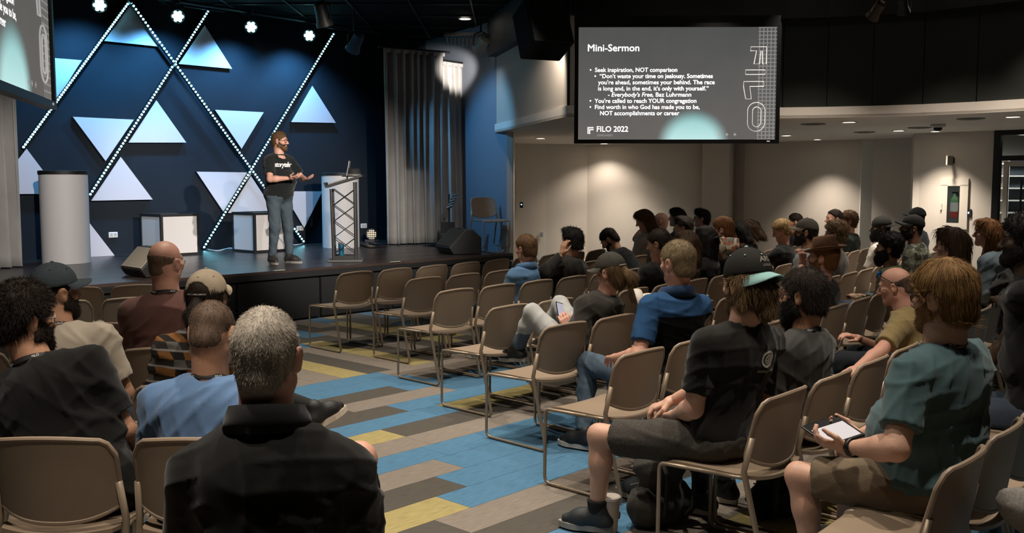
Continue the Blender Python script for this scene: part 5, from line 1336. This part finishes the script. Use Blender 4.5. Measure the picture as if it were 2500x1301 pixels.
# right block, near seats
person('R6','man in a backwards black cap with pale teal brim and black tee', **S(7,1), head=(1822,692), lat=.0, pelvis=(.0,.13,.54), yaw=-14, twist=-20, pitch=6, s=1.06, g=1.14, w_=1.12, hs=1.05, hair=('lowhair','gold'), beard=('gold',.006), cap=dict(crown='#1c1b18', brim='#7da3a0', back=True, dots='#8fb0b0', h=.006, tall=.012, brimlen=.085, curve=.03, droop=.35),
    shirt=('tee','black_b','#1b1a17'), pants=('shorts','#33312e',m_heather), knees={'l':pz(1462,1062,.49),'r':pz(1608,1010,.50)}, ankles={'l':pz(1458,1250,.10),'r':pz(1575,1180,.10)}, lh=py(1650,1012,4.55), lpole=(-.6,-.5,-.6), rh=(.12,.45,.64), det=3, tone='fair', shoes='#252a2c', sole='#8f8a80', toes={'l':(-.35,1,0)}, sock=('#12110f',.07))
person('R7','bearded man with glasses in a charcoal tee beside the teal cap brim', **S(7,2), head=(1962,720), twist=-8, yaw=2, pitch=4, g=1.1, w_=1.02, hair=('short','dark'), hair_t=.015, strand=(.024,.4), beard=('black',.016,.03), glasses='#141210', lanyard=True, shirt=('tee','charcoal','#393836'), pants=('jeans','#1e2126'), det=3, tone='tan')
person('R10','man with ginger blond hair in a teal tee holding a tablet', **S(8,2,'R',.03), head=(2302,722), lat=-.04, yaw=-14, twist=-14, pitch=6, g=1.52, w_=1.3, fat=1.12, hs=1.08, belly=.05, hair=('short','ginger'), hair_t=.017, strand=(.042,.1), beard=('ginger',.004), glasses='#171310', lanyard=True, shirt=('tee','teal','#435a5d'), pants=('shorts','#6f6150'), lh=py(2075,1092,3.72), lpole=(-.7,-.6,-.4), rh=py(2105,1060,4.0), lhd=((-.35,.9,.1),(.6,0,1),.7), rhd=((-.5,.8,.1),(-.7,.2,.6),.7),
    knees={'l':pz(1950,1160,.50),'r':pz(2075,1100,.52)}, ankles={'l':pz(1985,1400,.1),'r':pz(2060,1300,.1)}, det=3, tone='fair', shoes='#2a2a28')
person('R5','man with sandy grey hair in a blue and black polo', **S(6,2), head=(1654,640), yaw=-10, twist=-20, pitch=6, g=1.14, w_=1.12, hs=1.03, hair=('short','greyblond'), hair_t=.009, strand=(.012,.45), shirt=('polo','block','#27476b',m_block), collar=(cloth('navy_collar','#1d3350'),.04,.084), pants=('jeans','#4d5c69'), knees={'l':pz(1436,885,.52)}, ankles={'l':pz(1425,1060,.1)}, lh=py(1508,872,5.75), lpole=(-.6,-.6,-.5), det=3, tone='pink')
person('R4','person in a grey cap with ponytail and hoodie, feet up, holding a phone', **S(5,2), head=(1489,664), lat=.05, pelvis=(0,.14,.53), yaw=8, pitch=14, s=.95, hair=('ponytail','gold'), cap=dict(crown='#38362f', brim='#4a4740', h=.002, strap=True), shirt=('hoodie','hood_grey','#34322d'), pants=('jeans','#a3a29c',m_fade), knees={'l':py(1300,762,6.98),'r':py(1368,742,7.32)}, ankles={'l':py(1262,852,7.12),'r':py(1318,836,7.5)}, toes={'l':(0,1,-.1),'r':(0,1,-.1)},
    lh=py(1392,806,6.78), rh=py(1408,792,6.95), lhd=((-.1,.5,.8),(.75,.5,-.2),.55), rhd=((-.5,.5,.6),(-.7,.4,-.1),.55), det=2, tone='pink', shoes='#171614', sole='#b9b0a2')
person('R9','balding man in a khaki tee with sunglasses pushed up on his head', **S(7,6), head=(2184,697), yaw=6, pitch=14, g=1.2, w_=1.1, hair=('bald','fringed'), shirt=('tee','khaki','#8a7850'), pants=('jeans','#22252a'), lh=py(2085,905,5.9), lpole=(-.8,.1,-.5), rh=(.1,.42,.62), det=2, tone='pink')
person('R8','man in a brown fedora and black tee resting his chin on his hand', **S(6,6), head=(2010,628), yaw=6, pitch=-4, g=1.15, w_=1.1, hair=('short','red'), beard=('red',.008), shirt=('tee','black_c','#141312'), pants=('jeans','#20242b'), lh=py(1958,650,7.6), lpole=(-.7,.3,-.8), lhd=((.1,.05,1),(.3,.9,-.1),.8), rh=(-.02,.36,.86), rpole=(.9,.2,-.5), det=2, tone='pink')
person('R1','boy with brown hair in a light blue denim shirt in the third row', **S(3,3), head=(1284,606), yaw=-2, twist=-8, pitch=8, s=.92, w_=.95, hair=('short','lbrown'), hair_t=.013, shirt=('denim','denim','#56789a'), collar=(cloth('denim_collar','#4d6f92'),.04,.078), pants=('jeans','#2b3038'), det=1, tone='pink')
person('R2','man in a dark hoodie with his hand raised to his ear', **S(3,4), head=(1397,588), lat=.05, yaw=0, twist=-8, pitch=4, w_=1.0, hair=('quiff','black'), shirt=('hoodie','hood_black','#2a2825'), lh=py(1370,624,9.2), lpole=(-.9,.3,-.7), lhd=((.15,-.1,1),(.8,-.2,0),.5), det=1, tone='tan')
person('R3','man in a black tee leaning far forward', **S(3,7), head=(1487,584), lean=.36, pitch=42, yaw=20, g=1.12, hair=('short','dark'), hair_t=.007, beard=('dark',.005), shirt=('tee','black_d','#17191b'), det=1, tone='tan', lh=(-.1,.55,.55), rh=(.1,.55,.55))
person('B23','dark haired person in black with head bowed beside the sandy grey man', **S(4,5), head=(1608,594), lean=.06, pitch=12, yaw=12, hair=('short','dark'), hair_t=.014, shirt=('tee','black_e','#141414'), det=1, tone='tan')
person('B24','long brown haired person in a brown plaid shirt behind the sandy grey head', **S(4,6), head=(1676,598), lean=.05, pitch=10, hair=('bob','brown'), shirt=('long','plaid2','#555555',m_plaid2), det=1, tone='fair')
person('B25','person in a backwards black cap and black tee right of the sandy grey man', **S(4,7), head=(1722,586), lean=.03, yaw=10, hair=('bob','black'), cap=dict(crown='#141312', back=True), shirt=('tee','black_f','#1d1c1b'), det=1, tone='pink')
person('B22','man with bushy dark hair and full beard behind the sunglasses man', **S(6,10), head=(2168,606), lean=.05, yaw=18, hair=('afro','black'), beard=('black',.02,.02), shirt=('long','olive','#4a4a30'), det=1, tone='olive')
person('B18','woman with long brown hair in a dark top near the extinguisher wall', **S(7,8), head=(2322,600), lean=.05, yaw=10, hair=('long','brown'), shirt=('long','dark_grey','#2b2a28'), det=1, tone='fair', w_=.9)
person('B20','woman with long curly ginger hair in a denim jacket by the glass door', **S(7,12), head=(2410,570), lean=.0, yaw=12, pitch=-4, hair=('long','red'), shirt=('jacket','denim2','#6f7f88'), det=1, tone='pink', w_=.9)
person('B21','person in black at the right edge with a dark arm reaching forward', **S(8,5), head=(2500,588), lean=.05, yaw=12, hair=('afro','black'), beard=('black',.01), shirt=('tee','black_g','#0e0e0e'), det=1, tone='dark', lh=py(2428,735,5.5), lpole=(-.6,0,-.8), g=1.1)
# far seats
person('B1','woman in a white blouse looking down at her phone in the second row', **S(2,9), head=(1572,537), lean=.08, pitch=24, yaw=26, hair=('bob','lbrown'), shirt=('long','white_blouse','#b9aea2'), det=1, tone='pink', w_=.9)
person('B2','bald man with his fist at his mouth in the second row', **S(2,10), head=(1612,541), lean=.1, yaw=20, hair=('none','grey'), shirt=('tee','black_h','#17181a'), det=1, tone='pink', lh=(-.08,.28,1.12), lpole=(-.7,0,-.8), lhd=((.2,-.4,.9),(.3,-.9,0),1.0))
person('B3','woman with black shoulder length hair against the pale far wall', **S(2,11), head=(1652,531), lean=.03, yaw=18, hair=('bob','black'), shirt=('long','black_i','#15151a'), det=0, tone='fair')
person('B4','man with glasses and swept dark hair against the pale far wall', **S(2,12), head=(1713,533), lean=.02, yaw=24, hair=('quiff','dark'), glasses='#15120f', shirt=('tee','pale_tee','#a39a8e'), det=1, tone='pink')
person('B5','dark haired head just above the brown plaid person', **S(3,9), head=(1668,555), lean=.05, yaw=20, hair=('quiff','dark'), shirt=('long','grey_b','#3a3835'), det=0, tone='fair')
person('B6','person with ginger hair reading an open magazine', **S(4,8), head=(1764,560), lean=.04, yaw=14, pitch=8, hair=('short','red'), hair_t=.018, nape=-.1, shirt=('tee','black_j','#202326'), det=1, tone='pink', lh=(-.05,.34,.82), rh=(.12,.34,.82))
person('B7','dark haired person in pink leaning down beside the ginger reader', **S(3,11), head=(1806,566), lean=.14, pitch=25, hair=('bob','black'), shirt=('long','pink','#a47f74'), det=0, tone='pink')
person('B8','brown haired woman in black bent over her phone', **S(3,12), head=(1832,562), lean=.16, pitch=34, yaw=22, hair=('bob','brown'), shirt=('tee','black_k','#121314'), det=1, tone='fair')
person('B9','person with blond hair in a black tee leaning towards the phone', **S(4,11), head=(1908,562), lean=.1, pitch=22, yaw=22, hair=('short','blond'), hair_t=.016, shirt=('tee','black_l','#111212'), det=1, tone='pink', lh=(-.1,.52,.78), rh=(.06,.5,.78))
person('B10','dark haired man half hidden behind the grey cap', **S(3,16), head=(1940,541), lean=.02, yaw=22, hair=('short','dark'), shirt=('tee','black_m','#191b1e'), det=0, tone='pink')
person('B11','bearded man in a mottled grey cap and pale grey shirt', **S(5,9), head=(1967,566), lean=.02, yaw=20, hair=('short','dark'), beard=('dark',.012), cap=dict(crown='#5b574e', brim='#6e6656'), shirt=('tee','pale_grey','#8b8f90'), det=1, tone='tan')
person('B12','pale woman with hair pulled back against the far wall', **S(4,14), head=(2036,534), lean=.0, yaw=40, hair=('short','dark'), hair_t=.007, fringe=.085, shirt=('long','white_b','#b3aba0'), det=0, tone='pink')
person('B13','boy with curly brown hair in a dark green tee against the far wall', **S(4,16), head=(2072,540), lean=.0, yaw=24, hair=('curly','lbrown'), shirt=('tee','dark_green','#1a211d'), det=1, tone='pink')
person('B14','person with curly sandy hair behind the brown fedora', **S(5,10), head=(2040,572), lean=.05, yaw=10, hair=('curly','gold'), shirt=('tee','grey_c','#66625d'), det=1, tone='fair')
person('B15','man in a backwards dark cap and white tee with a full beard', **S(5,13), head=(2150,556), lean=.03, yaw=26, hair=('buzz','black'), beard=('black',.014,.02), cap=dict(crown='#2b2a26', back=True), shirt=('tee','white_c','#b7b2aa'), det=1, tone='dark')
person('B16','bearded man in a black cap and camouflage jacket', **S(6,12), head=(2226,556), lean=.06, yaw=26, pitch=-6, hair=('buzz','black'), beard=('black',.012,.01), cap=dict(crown='#191917'), shirt=('jacket','camo','#555555',m_camo), det=1, tone='brown')
person('B17','man in a black cap and navy tee sitting tall against the far wall corner', **S(5,17), head=(2237,531), lean=.0, yaw=26, hair=('buzz','black'), cap=dict(crown='#17191a'), shirt=('tee','navy','#23282d'), det=1, tone='brown', g=1.1)
person('R11','person in grey marl trousers whose knee shows at the lower right edge', **S(9,2), head=(.0,.0,1.27), hair=('short','brown'), shirt=('tee','black_n','#181818'), pants=('jeans','#8b867f',m_sweat), knees={'l':py(2490,1238,3.15)}, ankles={'l':py(2600,1330,3.35)}, det=1, toes={'l':(.5,.8,-.1)})
# speaker
so_ = pz(682,646,ZS); so_ = Vector((so_.x, so_.y+.06, ZS+.006))
sp_ = person('SP','man in a black printed tee and jeans speaking on the stage with open palms', (so_.x,so_.y,so_.z), -38, (0,.035,1.575), pose='stand', yaw=30, pitch=2, pelvis=(0,0,.885), g=1.2, w_=1.06, s=.95, hs=.98, belly=.06, fat=1.06, hair=('short','lbrown'), hair_t=.008, beard=('lbrown',.0035), glasses='#1a1613', shirt=('tee','black_speaker','#191c1b'), pants=('jeans','#454f55'), shoes='#2b2724', sole='#8d867c',
    lh=(-.13,.36,1.085), rh=(.10,.33,1.10), lpole=(-.8,-.5,-.6), rpole=(.8,-.5,-.6), lhd=((.05,1,.15),(.25,-.15,1),.35), rhd=((-.25,1,.15),(-.3,-.1,1),.35), det=2, tone='pink', knees={'l':(-.11,.03,.47),'r':(.11,.04,.47)}, ankles={'l':(-.12,.04,.095),'r':(.12,-.02,.095)}, toes={'l':(-.2,1,0),'r':(.35,1,0)})
# ------------------------------------------------------------------ small things held, worn or lying about
m_phone = M('phone_black','#0c0c0e',.25)
def slab(name, label, cat, center, right, up_, hw, hh, th, m_body, m_face, face_in=.9, glow=None):
    R_, U_ = Vector(right).normalized(), Vector(up_); U_ = (U_-R_*U_.dot(R_)).normalized(); N_ = R_.cross(U_); R3 = Matrix((R_,U_,N_)).transposed()
    e = empty(name, center); e.rotation_euler = R3.to_euler(); tag(e, label, cat)
    bevel(MB().box((0,0,0),(hw,hh,th)).obj('shell', m_body, e), min(.006,th*.9))
    MB().box((0,-hh*(.2 if name == 'tablet' else 0),th+.0004),(hw*face_in,hh*face_in*(.75 if name == 'tablet' else .97),.0006)).obj('display', m_face, e); return e
r4 = PEOPLE['R4']; 
slab('smartphone','black smartphone with a pale screen held by the person with feet up','phone', py(1369,762,6.9), (.62,.6,-.25), (-.35,.25,.9), .037,.076,.004, m_phone, M('phone_screen','#aeb0c4',.2,emit=.35), .92)
r10 = PEOPLE['R10']
slab('tablet','black framed tablet with a white page on the teal tee man’s lap','tablet', py(2034,1052,3.93), (.86,.5,.1), (-.42,.75,.3), .105,.078,.004, m_phone, M('tablet_screen','#b9b7bd',.2,emit=.28), .86)
def local_obj(inf, name, b, mat, smooth=True, par=None): return b.obj(name, mat, par or inf['root'], smooth)
def ring(inf, nm, wr, axis, r, h, mat, label=None):
    ax = Vector(axis).normalized(); q = ax.to_track_quat('Z','Y').to_matrix(); return MB().lathe([(r,-h),(r+.004,-h),(r+.004,h),(r,h)], tuple(wr), 20, q, cap=False).obj(nm, mat, inf['root'], True)
d10 = r10['WR']['l']-r10['EL']['l']; ring(r10,'watch_band', r10['WR']['l']-d10*.07, d10, .034, .011, M('watch_black','#0c0c0c',.4))
d4 = r4['WR']['l']-r4['EL']['l']; ring(r4,'bracelet', r4['WR']['l']-d4*.02, d4, .031, .003, M('bracelet_gold','#8a6b3d',.4,.6))
# fedora
r8 = PEOPLE['R8']; m_fed = M('fedora_brown','#6a4a30',.85,var=.15,scale=30,bump=.3,bscale=200)
Q8 = Matrix.Rotation(math.radians(-14),3,'X')
hatb = r8['hobj']('fedora', MB().lathe([(.086,.0),(.092,.004),(.09,.05),(.083,.095),(.072,.11),(.045,.112),(.02,.1),(.002,.097)], (0,-.012,.052), 28, Q8), m_fed)
b = MB(); rows = []
for rr_, zz in ((.088,.002),(.11,.0),(.132,.008),(.14,.016),(.133,.011),(.11,.0035),(.088,.005)):
    rows.append([tuple(Q8 @ Vector((rr_*.95*math.sin(a), rr_*1.12*math.cos(a), zz+.018*abs(math.sin(a))**2*(rr_-.088)/.05)) + Vector((0,-.012,.052))) for a in (2*math.pi*k/36 for k in range(36))])
b.grid(rows, closed_u=True); r8['hobj']('hat_brim', b, m_fed, hatb)
r8['hobj']('hat_band', MB().lathe([(.0925,.004),(.0935,.03),(.092,.03),(.091,.004)], (0,-.012,.053), 28, Q8, cap=False), M('hat_band_black','#15110d',.7), hatb)
# sunglasses pushed up on the khaki man's head
r9 = PEOPLE['R9']; sg9 = empty('sunglasses'); sg9.parent = r9['root']; sg9.parent = r9['root']
ms9 = M('sunglass_frame','#0b0b0c',.3); bl9 = M('blue_mirror_lens','#1763a8',.08,.6)
for x in (-1,1):
    r9['hobj']('lens', MB().lathe([(.026,-.002),(.024,.004),(.012,.007)], (x*.034,.082,.092), 16, Matrix.Rotation(math.radians(-55),3,'X') @ Matrix.Rotation(x*.2,3,'Y')), bl9, sg9)
    r9['hobj']('temple', MB().tube([(x*.06,.07,.09),(x*.08,.03,.055),(x*.086,-.02,.02),(x*.084,-.04,-.01)], .0035, 6), ms9, sg9)
r9['hobj']('bridge', MB().tube([(-.034,.084,.1),(0,.09,.1),(.034,.084,.1)], .004, 6), ms9, sg9)
# speaker: headset microphone and print
sp_['hobj']('headset_mic', MB().tube([(.083,-.01,.02),(.088,.01,-.02),(.078,.05,-.045),(.06,.085,-.055)], .0025, 6).tube([(.06,.085,-.055),(.052,.094,-.057)], .005, 6), m_phone)
me = text_mesh('storyteller', .085, .0022, .35, space=.86); x0, x1 = text_width(me)
for v in me.vertices: v.co.x = (v.co.x-(x0+x1)/2)*(.27/(x1-x0))
B_ = sp_['B']; decal(sp_, me, M('print_white','#d8d8d4',.7), sp_['NB']-sp_['us']*.15+B_[:,1]*.0+B_[:,0]*.02, -B_[:,1], sp_['us'], 'shirt_print')
def ring_mesh(rings):
    b = MB()
    for cx, cy, r, w2, a0, a1 in rings:
        N_ = 28; rows = [[],[]]
        for k in range(N_+1):
            a = math.radians(a0+(a1-a0)*k/N_); rows[0].append((cx+(r-w2)*math.cos(a), cy+(r-w2)*math.sin(a), 0)); rows[1].append((cx+(r+w2)*math.cos(a), cy+(r+w2)*math.sin(a), 0))
        b.grid(rows)
    return b.mesh('logo', None, False, False)
r6 = PEOPLE['R6']; B_ = r6['B']; m_pr = M('print_grey','#a9a59d',.7)
c6 = r6['NB']-r6['us']*.115+B_[:,0]*.055
decal(r6, ring_mesh([(0,0,.033,.0055,0,360),(.003,.0,.019,.0045,-60,300),(.003,0,.006,.006,0,360)]), m_pr, c6, B_[:,1], r6['us'], 'shirt_logo')
me = text_mesh('thechurge.com', .019, .0004, 0); x0, x1 = text_width(me)
for v in me.vertices: v.co.x -= (x0+x1)/2
decal(r6, me, m_pr, c6-r6['us']*.062+B_[:,0]*.008, B_[:,1], r6['us'], 'shirt_lettering')
r8B = r8['B']; decal(r8, ring_mesh([(0,.01,.012,.003,30,330),(0,-.01,.012,.003,-150,150)]), M('print_dim','#5d5a52',.7), r8['NB']-r8['us']*.09+r8B[:,0]*.05, r8B[:,1], r8['us'], 'shirt_logo')
# cap lettering on the panel above the pale brim
capo = [c for c in r6['root'].children if c.name.startswith('cap')][0]
Hm, HC = r6['Hm'], r6['HC']
fwd = Hm@np.array([0,1,0]); upc = Hm@np.array([0,0,1]); rgt = Hm@np.array([1,0,0])
for txt, size, zz, xx in (('ARS',.034,.078,.0),('COUN',.015,.055,.0)):
    me = text_mesh(txt, size, .0006, .25); x0, x1 = text_width(me)
    for v in me.vertices: v.co.x -= (x0+x1)/2
    decal(r6, me, M('cap_thread','#6f6a60',.7), HC+upc*zz+rgt*xx, fwd*1.0-upc*.15, upc, 'cap_lettering', par=capo, target=capo)
# things on the floor and on chairs
def backpack(loc, rot, label, mat, s=1.0):
    e = empty('backpack', loc, rot); tag(e, label, 'backpack')
    sd = SDF(); sd.cap((-.09*s,0,.12*s),(.09*s,0,.12*s),.115*s,k=.05); sd.cap((-.07*s,0,.33*s),(.07*s,0,.33*s),.095*s,.09*s,k=.06); sd.cap((0,.06*s,.12*s),(0,.08*s,.22*s),.09*s,.08*s,k=.04)
    sd.post.append(lambda f,X,Y,Z: np.maximum(f, .012-Z)); V, Q = sd.build(.012); N_ = normals(V,Q); V = creases(V,N_,.008,int(abs(loc[0])*100)); V[:,2] -= V[:,2].min()-.002
    mobj('bag_body', np_mesh('bag', [(V,Q)], mat), e)
    for x in (-.07,.07): MB().tube([(x*s,-.09*s,.38*s),(x*s*1.2,-.16*s,.3*s),(x*s*1.3,-.15*s,.12*s),(x*s,-.1*s,.05*s)], .014*s, 6).obj('shoulder_strap', M('strap_dark','#1c1b18',.8), e, True)
    MB().tube([(-.03,0,.42*s),(0,0,.46*s),(.03,0,.42*s)], .008, 6).obj('grab_handle', M('strap_dark','#1c1b18',.8), e, True)
    for z in (.2,.3): MB().tube([(-.12*s,.10*s,z*s),(0,.165*s,z*s-.02),(.12*s,.10*s,z*s)], .004, 6).obj('zip', M('zip_grey','#6a665e',.5), e, True)
    return e
q = pz(1612,1300,0); backpack((q.x+.02,q.y+.12,.0), math.radians(30), 'grey backpack under the chair of the man in the teal brimmed cap', M('bag_grey','#3a3832',.9,bump=.4,bscale=200,var=.15,scale=12), .95)
q = pz(1165,842,0); backpack((q.x+.1,q.y+.15,.0), math.radians(70), 'black bag on the floor under the third row chairs by the aisle', M('bag_black','#131211',.9), .6)
q = pz(1852,1282,0); backpack((q.x+.12,q.y+.1,.0), math.radians(10), 'black bag on the floor behind the grey backpack', M('bag_black2','#0d0d0c',.9), .8)
q = pz(1492,1302,0); e = empty('paper_cup', (q.x,q.y+.02,0.002)); tag(e, 'white paper cup with lid beside the grey backpack', 'cup')
MB().lathe([(.032,0),(.044,.16),(.046,.163)], seg=24).obj('cup_body', M('cup_paper','#b9ac9c',.6), e, 'auto'); MB().lathe([(.048,.163),(.048,.175),(.042,.18),(.03,.178)], seg=24).obj('cup_lid', M('cup_lid','#cfc6ba',.5), e, 'auto')
MB().tube([(.041,-.012,.1),(.0435,.0,.085),(.041,.014,.06)], .004, 6).obj('cup_print', M('cup_print','#7a4a35',.6), e)
# jacket thrown over a chair back
cx_, cy_, cf_ = CHAIRS[('R',7,10)]; e = empty('draped_jacket', (cx_,cy_,0), math.radians(cf_-90)); tag(e, 'dark grey jacket hung over a chair left of the ginger woman', 'jacket')
sd = SDF(); sd.cap((-.17,-.22,.86),(.17,-.22,.86),.06,k=.05); sd.ell((0,-.27,.68),(.26,.06,.22),k=.05); sd.cap((-.24,-.26,.8),(-.25,-.27,.5),.055,.045,k=.04); sd.cap((.24,-.26,.8),(.25,-.27,.5),.055,.045,k=.04); sd.ell((0,-.16,.78),(.22,.04,.12),k=.04); sd.cap((-.08,-.22,.93),(.08,-.22,.93),.045,k=.04)
V, Q = sd.build(.014); V = creases(V, normals(V,Q), .012, 77); mobj('jacket_cloth', np_mesh('jacket', [(V,Q)], cloth('jacket_grey','#2d2b28')), e)
# magazine held by the ginger reader, loose paper beside the blue polo
def page(name, label, cat, c, right, up_, hw, hh, cols):
    R_, U_ = Vector(right).normalized(), Vector(up_); U_ = (U_-R_*U_.dot(R_)).normalized(); N_ = R_.cross(U_); e = empty(name, c); e.rotation_euler = Matrix((R_,U_,N_)).transposed().to_euler(); tag(e, label, cat)
    for k, (sgn, col) in enumerate(zip((-1,1), cols)):
        rows = [[(sgn*hw*t, y, .03*math.sin(t*2.6)) for t in (i/8 for i in range(9))] for y in (-hh,hh)]
        o = MB().grid(rows).obj('page', col, e, True, False); md = o.modifiers.new('t','SOLIDIFY'); md.thickness = .004
    return e
m_pg = node_cloth('magazine_print', lambda x,y,z,mt,mix,nz: mix(mt('GREATER_THAN', nz(16,2), .5), '#b3a797', mix(mt('GREATER_THAN', nz(9,2), .55), '#8f5f42', '#55504a')), .5)
m_paper = M('paper_white','#bdb5a8',.7)
page('magazine','open colour magazine held up by the ginger haired reader','magazine', py(1772,606,9.75), (.9,.35,-.1), (-.1,.2,1), .15,.11, (m_pg,m_pg))
page('booklet','white booklet beside the shoulder of the blue and black polo','booklet', py(1574,738,6.35), (.8,.5,-.3), (-.3,.5,.7), .09,.07, (m_paper,m_paper))
cup_q = CHAIRS[('R',2,12)]
